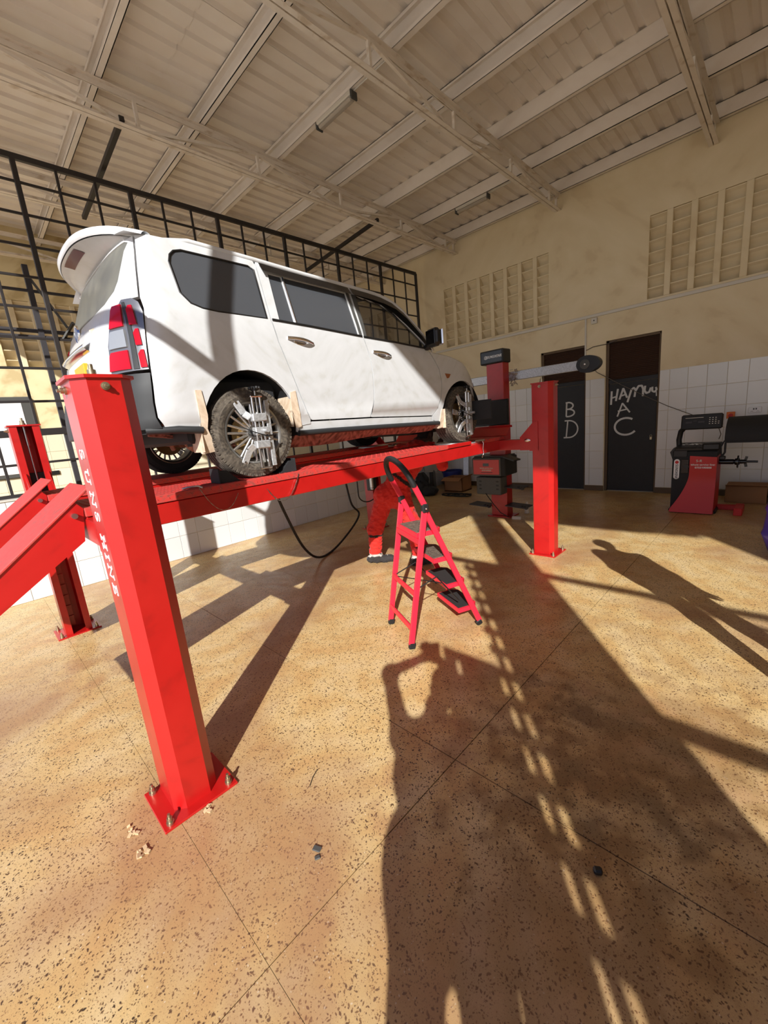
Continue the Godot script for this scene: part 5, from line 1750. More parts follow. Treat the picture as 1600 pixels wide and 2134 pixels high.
# ------------------------------------------------------------------ loose things
func build_ladder():
	var A := Vector3(-1.88, 0, -2.025)
	var B := Vector3(-2.275, 0, -2.222)
	var A2 := Vector3(-1.645, 0, -2.614)
	var wd := (B - A)                      # across
	var fd := (A2 - A)                     # from the back legs to the step side
	var o := thing("step_ladder", "pink red folding step ladder with four dark treads and a black handle loop", "step ladder", (A + A2 + wd) * 0.5 + wd * 0.0)
	var acr := wd.normalized()
	var run := fd.normalized()
	var jy := 1.04
	var J := A + fd * 0.31 + Vector3(0, jy, 0)
	var ins := 0.03                         # back frame sits inside... the joints
	var m: MB
	var axis := acr
	for k in 2:
		var off: Vector3 = wd * k
		var a := A + off
		var f := A2 + off
		var j := J + off
		m = MB.new()
		m.bar(a + Vector3(0, 0.035, 0), j, 0.042, 0.022, acr, 0.003)
		part("back_leg", m, M.ladder, o)
		m = MB.new()
		m.bar(a, a + (j - a) * 0.045, 0.05, 0.03, acr, 0.005)
		part("foot_cap", m, M.rubber, o)
		m = MB.new()
		var step_in: Vector3 = acr * (0.024 if k == 0 else -0.024)
		m.bar(f + Vector3(0, 0.03, 0) + step_in, j + step_in * 0.8, 0.042, 0.022, acr, 0.003)
		part("front_leg", m, M.ladder, o)
		m = MB.new()
		m.bar(f + step_in, f + step_in + (j - f) * 0.04, 0.05, 0.03, acr, 0.005)
		part("foot_cap", m, M.rubber, o)
		m = MB.new()
		m.box(j + Vector3(0, 0.0, 0), Vector3(0.05, 0.065, 0.04), Basis(run, Vector3.UP, run.cross(Vector3.UP)), 0.008)
		part("joint_cap", m, M.rubber, o)
		m = MB.new()
		var side := acr * (-0.027 if k == 0 else 0.027)
		m.ball(j + side, Vector3(0.009, 0.009, 0.009), 10, 6)
		part("rivet", m, M.chrome, o)
		m = MB.new()
		var up := (j - f).normalized()
		m.bar(j + Vector3(0, 0.02, 0), j + up * 0.19, 0.04, 0.02, acr, 0.003)
		part("handle_post", m, M.ladder, o)
	# black grip loop
	var up2 := (J - A2).normalized()
	var h0 := J + up2 * 0.18
	var h1 := h0 + wd
	m = MB.new()
	var lp := [h0]
	for i in 13:
		var t := PI * i / 12.0
		lp.append((h0 + h1) * 0.5 - wd * 0.5 * cos(t) * (1.0 - 0.03 * sin(t)) + up2 * (0.04 + 0.17 * sin(t)))
	lp.append(h1)
	m.tube(lp, 0.021, 12)
	part("grip", m, M.rubber, o)
	# treads
	var ys := [0.159, 0.386, 0.615, 0.84]
	for i in 4:
		var t: float = ys[i] / jy
		var p := A2.lerp(J, t)
		p.y = ys[i]
		var dep := 0.19 if i < 3 else 0.22
		var q := p + wd * 0.5 - run * (dep * 0.5 - 0.05) + run * 0.02
		var bs := Basis(acr, Vector3.UP, acr.cross(Vector3.UP))
		var L := wd.length() - 0.07
		var e := run * (1.0 if bs.z.dot(run) > 0 else -1.0)
		m = MB.new()
		var c := 0.045
		var poly := [Vector2(-L / 2, -dep / 2), Vector2(L / 2, -dep / 2), Vector2(L / 2, dep / 2 - c), Vector2(L / 2 - c, dep / 2), Vector2(-L / 2 + c, dep / 2), Vector2(-L / 2, dep / 2 - c)]
		var flat := Basis(acr, -run, Vector3.UP)
		if flat.determinant() < 0: flat = Basis(acr, run, Vector3.UP)
		var poly2 := []
		for v in poly: poly2.append(Vector2(v.x, v.y * (1.0 if flat.y.dot(run) > 0 else -1.0)))
		m.prism(poly2, 0.032, Transform3D(flat, q))
		var tr := part("tread_tray", m, M.ladder, o)
		m = MB.new()
		var pad := []
		for v in poly2: pad.append(v * 0.9)
		m.prism(pad, 0.006, Transform3D(flat, q + Vector3(0, 0.017, 0)))
		part("tread_pad", m, M.tread if i > 1 else M.tread_dark, tr)
	# cross bars of the back frame
	for y in [0.16, 0.42, 0.80]:
		var t: float = y / jy
		var p := A.lerp(J, t)
		m = MB.new()
		m.bar(p - run * 0.018, p + wd - run * 0.018, 0.014, 0.045, Vector3.UP, 0.003)
		part("cross_bar", m, M.ladder, o)
	for k in 2:
		m = MB.new()
		var a := A.lerp(J, 0.42) + wd * (0.06 + 0.88 * k)
		var b := A2.lerp(J, 0.42) + wd * (0.06 + 0.88 * k)
		m.cyl(a, a.lerp(b, 0.5) + Vector3(0, 0.06, 0), 0.005, 0.005, 8)
		m.cyl(a.lerp(b, 0.5) + Vector3(0, 0.06, 0), b + Vector3(0, -0.18, 0), 0.005, 0.005, 8)
		m.cyl(a + Vector3(0, -0.02, 0), A.lerp(J, 0.42) + wd * (0.94 - 0.88 * k) + fd * 0.35, 0.004, 0.004, 8)
		part("stay_rod", m, M.black, o)
func build_aligner():
	var Z := -5.95
	var o := thing("wheel_aligner", "red column wheel alignment machine with camera beam, monitor and cabinet", "alignment machine", Vector3(-3.28, 0, Z))
	var m := MB.new()
	m.span(Vector3(-3.41, 0.02, Z - 0.13), Vector3(-3.13, 2.42, Z + 0.05), 0.006)
	part("column", m, M.red, o)
	m = MB.new()
	m.span(Vector3(-3.46, 0, Z - 0.2), Vector3(-3.06, 0.02, Z + 0.1), 0.003)
	part("base_plate", m, M.red, o)
	m = MB.new()
	m.span(Vector3(-3.49, 2.38, Z - 0.14), Vector3(-3.10, 2.575, Z + 0.09), 0.012)
	var hd := part("head_box", m, M.black, o)
	m = MB.new()
	m.span(Vector3(-3.465, 2.40, Z + 0.088), Vector3(-3.125, 2.555, Z + 0.094), 0.002)
	part("sign_plate", m, M.black_gloss, hd)
	m = MB.new()
	m.cyl(Vector3(-3.39, 2.478, Z + 0.093), Vector3(-3.39, 2.478, Z + 0.097), 0.026, 0.026, 24)
	part("logo_disc", m, M.white, hd)
	m = MB.new()
	m.lathe([Vector2(0.018, 0), Vector2(0.018, 0.002), Vector2(0.010, 0.002), Vector2(0.010, 0)], 20, Transform3D(Basis(Vector3.RIGHT, PI / 2), Vector3(-3.394, 2.48, Z + 0.0968)))
	part("logo_ring", m, M.black, hd)
	words("SUNSHINE", 0.05, M.white, Transform3D(Basis(), Vector3(-3.245, 2.478, Z + 0.096)), hd)
	m = MB.new()
	m.box(Vector3(-3.32, 2.175, Z - 0.162), Vector3(2.6, 0.13, 0.06), Basis(), 0.006)
	part("camera_beam", m, M.galv, o)
	for q in [[-2.0], [-4.64]]:
		m = MB.new()
		var c := Vector3(q[0], 2.175, Z - 0.14)
		var pl := []
		for k in 28:
			var a := TAU * k / 28
			pl.append(Vector2(cos(a) * 0.15 * (1.0 + 0.12 * cos(a)), sin(a) * 0.11))
		m.prism(pl, 0.11, Transform3D(Basis(), c))
		var pod := part("camera_pod", m, M.black, o)
		m = MB.new()
		m.lathe([Vector2(0.062, 0), Vector2(0.062, 0.008), Vector2(0.046, 0.012), Vector2(0.046, 0.006), Vector2(0.0, 0.006)], 28, Transform3D(Basis(Vector3.RIGHT, PI / 2), c + Vector3(-0.02, 0, 0.055)))
		part("lens_ring", m, M.grey, pod)
		m = MB.new()
		m.ball(c + Vector3(-0.02, 0, 0.062), Vector3(0.014, 0.014, 0.008), 14, 8)
		part("lens", m, M.chrome, pod)
	# crumpled wrap where the beam leaves the column
	m = MB.new()
	for k in 26:
		m.box(Vector3(-3.06 + rng.randf_range(-0.06, 0.06), 2.16 + rng.randf_range(-0.14, 0.14), Z - 0.12 + rng.randf_range(-0.02, 0.03)), Vector3(0.05, 0.035, 0.003), Basis.from_euler(Vector3(rng.randf() * 3, rng.randf() * 3, rng.randf() * 3)))
	part("plastic_wrap", m, M.diffuser, o)
	# monitor
	m = MB.new()
	m.box(Vector3(-3.26, 1.655, Z + 0.22), Vector3(0.58, 0.375, 0.035), Basis(), 0.008)
	var mon := part("monitor", m, M.black_gloss, o)
	m = MB.new()
	m.box(Vector3(-3.26, 1.66, Z + 0.2385), Vector3(0.55, 0.335, 0.003), Basis())
	part("screen", m, M.screen, mon)
	m = MB.new()
	m.bar(Vector3(-3.3, 1.66, Z + 0.2), Vector3(-3.3, 1.66, Z + 0.05), 0.12, 0.12)
	part("mount", m, M.black, mon)
	# cabinet
	m = MB.new()
	m.span(Vector3(-3.60, 0.70, Z - 0.12), Vector3(-3.03, 0.99, Z + 0.27), 0.012)
	var cab := part("cabinet", m, M.black_soft, o)
	m = MB.new()
	m.span(Vector3(-3.60, 0.70, Z + 0.268), Vector3(-3.10, 0.98, Z + 0.28), 0.004)
	part("cabinet_frame", m, M.grey, cab)
	m = MB.new()
	m.span(Vector3(-3.575, 0.725, Z + 0.279), Vector3(-3.125, 0.955, Z + 0.285), 0.002)
	part("front_panel", m, M.panel_red, cab)
	m = MB.new()
	m.span(Vector3(-3.40, 0.855, Z + 0.284), Vector3(-3.30, 0.90, Z + 0.289), 0.001)
	part("display_window", m, M.black_gloss, cab)
	words("Whole service line:", 0.026, M.cream_plastic, Transform3D(Basis(), Vector3(-3.34, 0.825, Z + 0.287)), cab)
	words("0755100888", 0.03, M.cream_plastic, Transform3D(Basis(), Vector3(-3.34, 0.79, Z + 0.287)), cab)
	m = MB.new()
	m.span(Vector3(-3.44, 0.755, Z + 0.284), Vector3(-3.24, 0.762, Z + 0.288))
	part("panel_slot", m, M.black, cab)
	m = MB.new()
	m.span(Vector3(-3.58, 0.985, Z - 0.1), Vector3(-3.05, 1.01, Z + 0.25), 0.006)
	m.bar(Vector3(-3.05, 1.0, Z + 0.2), Vector3(-2.86, 0.94, Z + 0.22), 0.18, 0.02)
	part("keyboard_tray", m, M.black, o)
	m = MB.new()
	m.span(Vector3(-3.55, 0.40, Z + 0.05), Vector3(-3.12, 0.68, Z + 0.26), 0.012)
	var lo := part("printer_case", m, M.grey, o)
	for s in [-3.50, -3.20]:
		for y in [0.48, 0.54, 0.60]:
			m = MB.new()
			m.span(Vector3(s, y, Z + 0.258), Vector3(s + 0.045, y + 0.022, Z + 0.264), 0.003)
			part("vent_slot", m, M.black, lo)
	for q in [[-3.78, -3.42, 0.18], [-3.12, -2.78, 0.20], [-3.12, -2.84, 0.50]]:
		m = MB.new()
		m.box(Vector3((q[0] + q[1]) * 0.5, q[2], Z + 0.02), Vector3(absf(q[1] - q[0]), 0.018, 0.26), Basis(Vector3.BACK, -0.06), 0.004)
		for k in 3:
			m.box(Vector3(lerpf(q[0], q[1], 0.75 + 0.12 * k), q[2] + 0.005 - 0.01 * k, Z + 0.1), Vector3(0.03, 0.035, 0.06), Basis(), 0.006)
		part("clamp_shelf", m, M.grey_dark, o)
	m = MB.new()
	m.tube([Vector3(-3.38, 0.42, Z + 0.27), Vector3(-3.30, 0.25, Z + 0.2), Vector3(-3.18, 0.1, Z + 0.18), Vector3(-3.04, 0.03, Z + 0.16)], 0.007, 8)
	part("power_lead", m, M.rubber, o)
	m = MB.new()
	m.box(Vector3(-2.94, 0.025, Z + 0.12), Vector3(0.14, 0.05, 0.06), Basis(Vector3.UP, 0.2), 0.008)
	solo("socket_block", m, M.cream_plastic, "small white extension socket on the floor beside the alignment machine", "extension socket")
	m = MB.new()
	m.cyl(Vector3(-2.98, 0.0, Z - 0.32), Vector3(-2.98, 0.16, Z - 0.32), 0.04, 0.035, 14)
	m.cyl(Vector3(-2.98, 0.16, Z - 0.32), Vector3(-2.98, 0.19, Z - 0.32), 0.018, 0.018, 12)
	solo("plastic_bottle", m, M.cream_plastic, "pale plastic bottle on the floor behind the alignment machine", "bottle")
func build_balancer():
	var Z := -7.12
	var o := thing("wheel_balancer", "red and black wheel balancing machine with keypad display and tyre hood", "wheel balancer", Vector3(-0.9, 0, Z - 0.2))
	var m := MB.new()
	# black side body: profile in (z, y) extruded in x
	m.prism([Vector2(0.0, 0.03), Vector2(0.0, 0.5), Vector2(0.0, 0.86), Vector2(-0.05, 0.9), Vector2(-0.46, 0.9), Vector2(-0.46, 0.03)], 0.5, Transform3D(Basis(Vector3(0, 0, 1), Vector3.UP, Vector3(-1, 0, 0)), Vector3(-0.92, 0, Z)))
	var body := part("body", m, M.black_soft, o)
	m = MB.new()
	m.span(Vector3(-1.19, 0.0, Z - 0.5), Vector3(-0.64, 0.04, Z + 0.02), 0.01)
	part("plinth", m, M.black, o)
	# red front skin, flaring to the floor
	m = MB.new()
	var L := func(y: float) -> float: return -0.965 - 0.20 * pow(clampf((0.55 - y) / 0.5, 0.0, 1.0), 1.6)
	var F := func(y: float) -> float: return 0.02 + 0.085 * pow(clampf((0.42 - y) / 0.42, 0.0, 1.0), 1.3) - 0.012 * exp(-pow((y - 0.5) / 0.12, 2))
	m.surf(24, 8, func(u, v):
		var y := lerpf(0.81, 0.01, u)
		return Vector3(lerpf(L.call(y), -0.665, v), y - (0.02 * v if u == 0.0 else 0.0), Z + F.call(y)), Vector3.BACK)
	m.surf(24, 2, func(u, v):
		var y := lerpf(0.80, 0.01, u)
		return Vector3(-0.665, y, Z + lerpf(F.call(y), -0.46, v)), Vector3.RIGHT)
	m.surf(24, 2, func(u, v):
		var y := lerpf(0.81, 0.01, u)
		return Vector3(L.call(y), y, Z + lerpf(F.call(y), -0.02, v)), Vector3.LEFT)
	var sk := part("red_front_cover", m, M.red_plain, o)
	words("Whole service line:", 0.03, M.white, Transform3D(Basis(), Vector3(-0.815, 0.685, Z + 0.022)), sk)
	words("0755100888", 0.034, M.white, Transform3D(Basis(), Vector3(-0.81, 0.645, Z + 0.020)), sk)
	words("S-R", 0.045, M.cream_plastic, Transform3D(Basis(), Vector3(-0.86, 0.74, Z + 0.023)), sk)
	# white maker label
	m = MB.new()
	var lab := []
	for p in arc(-1.115, 0.73, 0.034, 0.034, 0, 180, 10) + arc(-1.115, 0.51, 0.034, 0.034, 180, 360, 10): lab.append(p)
	m.prism(lab, 0.004, Transform3D(Basis(), Vector3(0, 0, Z + 0.003)))
	var lb := part("maker_label", m, M.white, o)
	m = MB.new()
	m.cyl(Vector3(-1.115, 0.72, Z + 0.004), Vector3(-1.115, 0.72, Z + 0.008), 0.022, 0.022, 20)
	part("label_disc", m, M.red_plain, lb)
	words("SUNSHINE", 0.042, M.black, Transform3D(Basis(Vector3.DOWN, Vector3.RIGHT, Vector3.BACK), Vector3(-1.115, 0.585, Z + 0.006)), lb)
	# side pocket and drawer fronts
	m = MB.new()
	m.box(Vector3(-1.02, 0.66, Z + 0.004), Vector3(0.09, 0.2, 0.012), Basis(), 0.004)
	part("switch_panel", m, M.black_gloss, o)
	m = MB.new()
	m.cyl(Vector3(-1.0, 0.66, Z + 0.01), Vector3(-1.0, 0.66, Z + 0.02), 0.03, 0.028, 18)
	part("dial", m, M.black, o)
	m = MB.new()
	m.box(Vector3(-1.08, 0.84, Z + 0.004), Vector3(0.16, 0.09, 0.012), Basis(), 0.004)
	m.prism([Vector2(-1.21, 0.86), Vector2(-1.17, 0.92), Vector2(-1.15, 0.92), Vector2(-1.15, 0.76), Vector2(-1.17, 0.74)], 0.3, Transform3D(Basis(), Vector3(0, 0, Z - 0.18)))
	part("side_pocket", m, M.black, o)
	# weight tray
	m = MB.new()
	m.box(Vector3(-0.9, 0.92, Z - 0.18), Vector3(0.5, 0.05, 0.36), Basis(Vector3.RIGHT, 0.12), 0.012)
	m.box(Vector3(-0.74, 0.93, Z - 0.05), Vector3(0.2, 0.1, 0.14), Basis(), 0.02)
	var tray := part("weight_tray", m, M.black, o)
	m = MB.new()
	for k in 24:
		m.box(Vector3(-0.98 + rng.randf_range(-0.11, 0.13), 0.955 + rng.randf_range(0, 0.01), Z - 0.12 + rng.randf_range(-0.05, 0.06)), Vector3(0.03, 0.008, 0.012), Basis(Vector3.UP, rng.randf() * 3.0), 0.002)
	var wgt := part("balance_weights", m, M.steel, tray)
	wgt.set_meta("kind", "stuff")
	# display on its bent arm
	m = MB.new()
	m.tube([Vector3(-1.13, 0.9, Z - 0.22), Vector3(-1.14, 1.02, Z - 0.22), Vector3(-1.12, 1.14, Z - 0.2), Vector3(-1.05, 1.22, Z - 0.14), Vector3(-0.96, 1.25, Z - 0.1)], 0.034, 12)
	part("display_arm", m, M.black, o)
	var tb := Basis(Vector3.RIGHT, -0.15)
	var dc := Vector3(-0.87, 1.27, Z - 0.06)
	m = MB.new()
	m.box(dc, Vector3(0.46, 0.205, 0.05), tb, 0.018)
	var dp := part("display_panel", m, M.black, o)
	m = MB.new()
	m.box(dc + tb * Vector3(0, 0.0, 0.026), Vector3(0.43, 0.18, 0.003), tb)
	part("display_face", m, M.screen, dp)
	m = MB.new()
	for r in 4:
		for c in 3 + (1 if r > 1 else 0):
			m.box(dc + tb * Vector3(0.09 + c * 0.032, 0.045 - r * 0.026, 0.0285), Vector3(0.014, 0.009, 0.003), tb)
	m.box(dc + tb * Vector3(-0.08, 0.055, 0.0285), Vector3(0.2, 0.006, 0.003), tb)
	part("keys", m, M.cream_plastic, dp)
	m = MB.new()
	for q in [[-0.14, -0.005, 0.07, 0.025], [0.0, -0.005, 0.07, 0.025], [-0.07, 0.012, 0.04, 0.012]]:
		m.box(dc + tb * Vector3(q[0], q[1], 0.0285), Vector3(q[2], q[3], 0.002), tb)
	part("digit_windows", m, M.grey_dark, dp)
	# shaft and cone
	m = MB.new()
	m.lathe([Vector2(0.0, 0.0), Vector2(0.035, 0.0), Vector2(0.035, 0.16), Vector2(0.03, 0.165), Vector2(0.03, 0.17), Vector2(0.045, 0.18), Vector2(0.045, 0.2), Vector2(0.085, 0.2), Vector2(0.085, 0.215), Vector2(0.045, 0.22), Vector2(0.045, 0.225), Vector2(0.028, 0.23), Vector2(0.028, 0.29), Vector2(0.014, 0.29), Vector2(0.014, 0.41), Vector2(0.0, 0.41)], 24, Transform3D(Basis(Vector3.BACK, -PI / 2), Vector3(-0.67, 0.70, Z - 0.2)))
	for s in [1.0, -1.0]:
		m.bar(Vector3(-0.39, 0.70, Z - 0.2), Vector3(-0.375, 0.70 + s * 0.07, Z - 0.2), 0.02, 0.03)
	part("spindle", m, M.black_gloss, o)
	# tyre hood
	m = MB.new()
	m.surf(10, 12, func(u, v):
		var a := lerpf(-0.25, PI * 0.75, v)
		return Vector3(lerpf(-0.6, 0.15, u), 1.05 + 0.25 * sin(a), Z - 0.35 + 0.36 * cos(a)))
	m.prism(arc(0, 0, 0.36, 0.25, -14, 135, 14) + [Vector2(-0.1, -0.05)], 0.01, Transform3D(Basis(Vector3(0, 0, 1), Vector3.UP, Vector3(-1, 0, 0)), Vector3(-0.6, 1.05, Z - 0.35)))
	m.span(Vector3(-0.6, 0.975, Z - 0.02), Vector3(0.15, 1.0, Z + 0.01), 0.006)
	part("tyre_hood", m, M.black_soft, o)
	m = MB.new()
	m.tube([Vector3(-0.63, 0.78, Z - 0.1), Vector3(-0.6, 0.84, Z - 0.1), Vector3(-0.6, 0.97, Z - 0.1)], 0.012, 8)
	m.tube([Vector3(-0.63, 0.8, Z - 0.06), Vector3(-0.64, 0.92, Z - 0.06), Vector3(-0.61, 1.0, Z - 0.08)], 0.008, 8)
	m.box(Vector3(-0.62, 0.77, Z - 0.08), Vector3(0.07, 0.05, 0.06), Basis(), 0.01)
	part("gauge_arm", m, M.black, o)
	m = MB.new()
	m.span(Vector3(-0.66, 0.0, Z - 0.36), Vector3(-0.36, 0.07, Z - 0.28), 0.006)
	m.span(Vector3(-0.45, 0.0, Z - 0.3), Vector3(-0.36, 0.1, Z + 0.05), 0.006)
	part("red_foot", m, M.red_plain, o)
	# carton with an open flap behind it
	var c := thing("carton", "brown carton with an open flap behind the wheel balancer", "carton", Vector3(-0.35, 0, -8.1))
	m = MB.new()
	m.span(Vector3(-0.62, 0, -8.35), Vector3(-0.15, 0.25, -7.95), 0.004)
	part("carton_body", m, M.card, c)
	m = MB.new()
	m.bar(Vector3(-0.385, 0.25, -7.95), Vector3(-0.385, 0.29, -7.8), 0.46, 0.006)
	part("flap", m, M.card, c)
	m = MB.new()
	m.span(Vector3(-0.1, 0, -8.3), Vector3(0.5, 0.3, -7.9), 0.02)
	solo("black_case", m, M.black_soft, "low black case on the floor right of the brown open carton", "case")
func build_wall_items():
	# rotary isolator and twin socket
	var s := thing("isolator_switch", "orange isolator switch with a red rotary knob on the tiled wall", "switch", Vector3(-0.665, 1.27, WZ))
	var m := MB.new()
	m.box(Vector3(-0.665, 1.28, WZ + 0.03), Vector3(0.1, 0.1, 0.045), Basis(), 0.006)
	part("switch_box", m, M.orange, s)
	m = MB.new()
	m.cyl(Vector3(-0.665, 1.275, WZ + 0.05), Vector3(-0.665, 1.275, WZ + 0.07), 0.03, 0.028, 20)
	m.box(Vector3(-0.665, 1.275, WZ + 0.075), Vector3(0.014, 0.055, 0.014), Basis(), 0.003)
	part("knob", m, M.red_plain, s)
	var k := thing("wall_socket", "white twin wall socket on the tiles above the tyre hood", "socket", Vector3(-0.39, 1.33, WZ))
	m = MB.new()
	m.box(Vector3(-0.39, 1.335, WZ + 0.02), Vector3(0.15, 0.085, 0.025), Basis(), 0.005)
	part("face_plate", m, M.white, k)
	m = MB.new()
	for q in [-0.035, 0.035]:
		m.box(Vector3(-0.39 + q, 1.318, WZ + 0.033), Vector3(0.006, 0.01, 0.002))
		m.box(Vector3(-0.39 + q - 0.012, 1.312, WZ + 0.033), Vector3(0.008, 0.005, 0.002))
		m.box(Vector3(-0.39 + q + 0.012, 1.312, WZ + 0.033), Vector3(0.008, 0.005, 0.002))
		m.box(Vector3(-0.39 + q * 0.4, 1.35, WZ + 0.034), Vector3(0.016, 0.022, 0.006), Basis(), 0.002)
	part("pin_holes", m, M.grey, k)
	# cable from the conduit to the balancer
	m = MB.new()
	m.tube([Vector3(-2.80, 2.42, WZ + 0.03), Vector3(-2.6, 2.2, WZ + 0.03), Vector3(-2.2, 1.93, WZ + 0.02), Vector3(-1.8, 1.68, WZ + 0.02), Vector3(-1.5, 1.50, WZ + 0.02), Vector3(-1.1, 1.3, WZ + 0.05), Vector3(-0.8, 1.13, WZ + 0.12), Vector3(-0.7, 1.05, -7.7), Vector3(-0.7, 1.0, -7.5)], 0.0055, 8)
	solo("power_cable", m, M.cable, "thin cable slung across the doors to the wheel balancer", "cable", "cables on the door wall")
	m = MB.new()
	m.tube([Vector3(-2.80, 2.62, WZ + 0.02), Vector3(-2.68, 2.66, WZ + 0.02), Vector3(-2.5, 2.665, WZ + 0.02), Vector3(-2.42, 2.665, WZ + 0.01), Vector3(-2.3, 2.70, WZ - 0.02)], 0.006, 8)
	solo("power_cable", m, M.grey_dark, "short grey cable running from the conduit over the lettered graffiti door head", "cable", "cables on the door wall")
	# framed board in the next bay
	var b := thing("display_board", "white framed board on the wall of the next bay behind the grille", "board", Vector3(FX, 2.2, -0.5))
	m = MB.new()
	m.span(Vector3(FX + 0.01, 1.3, -1.16), Vector3(FX + 0.05, 2.76, 0.55), 0.02)
	part("frame", m, M.grey, b)
	m = MB.new()
	m.span(Vector3(FX + 0.045, 1.38, -1.0), Vector3(FX + 0.056, 2.68, 0.5), 0.003)
	part("board_face", m, M.white, b)
	m = MB.new()
	m.span(Vector3(FX + 0.054, 1.6, -1.12), Vector3(FX + 0.058, 2.2, -1.05), 0.001)
	part("label_strip", m, M.cream_plastic, b)
	m = MB.new()
	m.span(Vector3(FX + 0.012, 1.28, -1.30), Vector3(FX + 0.03, 1.36, -1.16), 0.004)
	solo("flush_socket", m, M.black, "small black wall fitting on the cream tiles of the next bay", "wall fitting")
func build_clutter():
	# far corner below the lift
	var c := thing("carton", "brown open carton on the floor by the door wall left of the alignment machine", "carton", Vector3(-5.36, 0, -7.8))
	var m := MB.new()
	var x0 := -5.60
	var x1 := -5.12
	var z0 := -8.0
	var z1 := -7.62
	m.span(Vector3(x0, 0, z0), Vector3(x1, 0.02, z1))
	m.span(Vector3(x0, 0, z1 - 0.01), Vector3(x1, 0.32, z1))
	m.span(Vector3(x0, 0, z0), Vector3(x1, 0.32, z0 + 0.01))
	m.span(Vector3(x0, 0, z0), Vector3(x0 + 0.01, 0.32, z1))
	m.span(Vector3(x1 - 0.01, 0, z0), Vector3(x1, 0.32, z1))
	part("carton_body", m, M.card, c)
	m = MB.new()
	m.bar(Vector3((x0 + x1) / 2, 0.32, z1), Vector3((x0 + x1) / 2, 0.26, z1 + 0.13), x1 - x0, 0.006)
	part("flap", m, M.card, c)
	m = MB.new()
	m.bar(Vector3(x1, 0.32, (z0 + z1) / 2), Vector3(x1 + 0.1, 0.37, (z0 + z1) / 2), 0.36, 0.006)
	part("flap", m, M.card, c)
	var t := thing("blue_crate", "dark blue plastic tub standing behind the brown open carton", "tub", Vector3(-5.78, 0, -8.2))
	m = MB.new()
	m.lathe([Vector2(0.0, 0.01), Vector2(0.19, 0.0), Vector2(0.23, 0.36), Vector2(0.245, 0.36), Vector2(0.245, 0.4), Vector2(0.225, 0.4), Vector2(0.2, 0.05), Vector2(0.0, 0.04)], 28, Transform3D(Basis(), Vector3(-5.78, 0, -8.2)))
	part("tub_body", m, M.navy, t)
	# machine parts wrapped in film, black bags
	m = MB.new()
	for q in [[-5.9, 0.16, -7.15, 0.2, 0.17, 0.2], [-5.65, 0.1, -7.1, 0.2, 0.11, 0.2], [-5.9, 0.32, -7.2, 0.14, 0.16, 0.14]]:
		m.surf(18, 12, func(u, v):
			var a: float = TAU * u
			var b: float = PI * v
			var r := 1.0 + 0.10 * sin(5.0 * a + 3.0 * b) + 0.07 * sin(9.0 * a - 4.0 * b)
			return Vector3(q[0] + q[3] * r * sin(b) * cos(a), maxf(q[1] + q[4] * r * cos(b), 0.004), q[2] + q[5] * r * sin(b) * sin(a)))
	solo("black_bag", m, M.black_soft, "crumpled black bag heaped in the corner behind the worker", "bag")
	var f := thing("wrapped_stand", "tall film wrapped equipment stand leaning in the corner behind the worker", "wrapped stand", Vector3(-6.0, 0, -7.7))
	m = MB.new()
	m.surf(20, 10, func(u, v):
		var a: float = TAU * u
		var r := 0.17 + 0.02 * sin(7.0 * a + 5.0 * v) + 0.05 * sin(PI * v)
		return Vector3(-6.0 + r * cos(a), 0.45 + 0.95 * v, -7.7 + r * sin(a)))
	part("plastic_film", m, M.diffuser, f)
	m = MB.new()
	m.cyl(Vector3(-6.05, 0, -7.72), Vector3(-5.98, 1.5, -7.72), 0.05, 0.05, 14)
	m.bar(Vector3(-5.85, 0, -7.6), Vector3(-5.95, 1.4, -7.68), 0.05, 0.05)
	part("stand_legs", m, M.grey, f)
	m = MB.new()
	m.bar(Vector3(-5.40, 0.015, -8.2), Vector3(-5.46, 1.35, -8.42), 0.12, 0.03)
	solo("steel_plank", m, M.galv, "narrow grey steel bar propped against the door wall by the blue tub", "steel bar")
	var p := []
	for i in 40:
		var a := i * 0.45
		p.append(Vector3(-5.2 + 0.25 * cos(a) + 0.01 * i, 0.018, -7.25 + 0.14 * sin(a)))
	m = MB.new()
	m.tube(p, 0.014, 8)
	solo("coiled_cable", m, M.rubber, "black cable lying in loose coils on the floor beside the corner heap", "cable")
	# purple drum at the edge of view
	var d := thing("purple_drum", "glossy purple drum standing in the shade right of the wheel balancer", "drum", Vector3(0.21, 0, -5.55))
	m = MB.new()
	m.lathe([Vector2(0.0, 0.0), Vector2(0.2, 0.0), Vector2(0.24, 0.03), Vector2(0.285, 0.16), Vector2(0.3, 0.2), Vector2(0.285, 0.24), Vector2(0.27, 0.42), Vector2(0.285, 0.46), Vector2(0.27, 0.5), Vector2(0.25, 0.72), Vector2(0.2, 0.8), Vector2(0.0, 0.82)], 36, Transform3D(Basis(), Vector3(0.175, 0, -5.55)), true)
	part("drum_body", m, M.purple, d)
	m = MB.new()
	m.cyl(Vector3(0.175, 0.81, -5.55), Vector3(0.175, 0.86, -5.55), 0.05, 0.05, 16)
	part("cap", m, M.black, d)
	# small floor litter seen in the photograph
	m = MB.new()
	m.box(Vector3(-0.365, 0.012, -1.27), Vector3(0.03, 0.022, 0.025), Basis(Vector3.UP, 0.6), 0.006)
	solo("black_nut", m, M.black, "small black lump lying on the shaded floor", "litter")
	m = MB.new()
	m.tube([Vector3(-1.548, 0.003, -0.90), Vector3(-1.53, 0.003, -0.86), Vector3(-1.50, 0.003, -0.82)], 0.002, 6)
	solo("wire_scrap", m, M.black, "short bit of dark wire on the sunlit floor right of the lettered post", "litter")
	m = MB.new()
	m.box(Vector3(-1.23, 0.004, -0.66), Vector3(0.035, 0.006, 0.022), Basis(Vector3.UP, 0.4), 0.002)
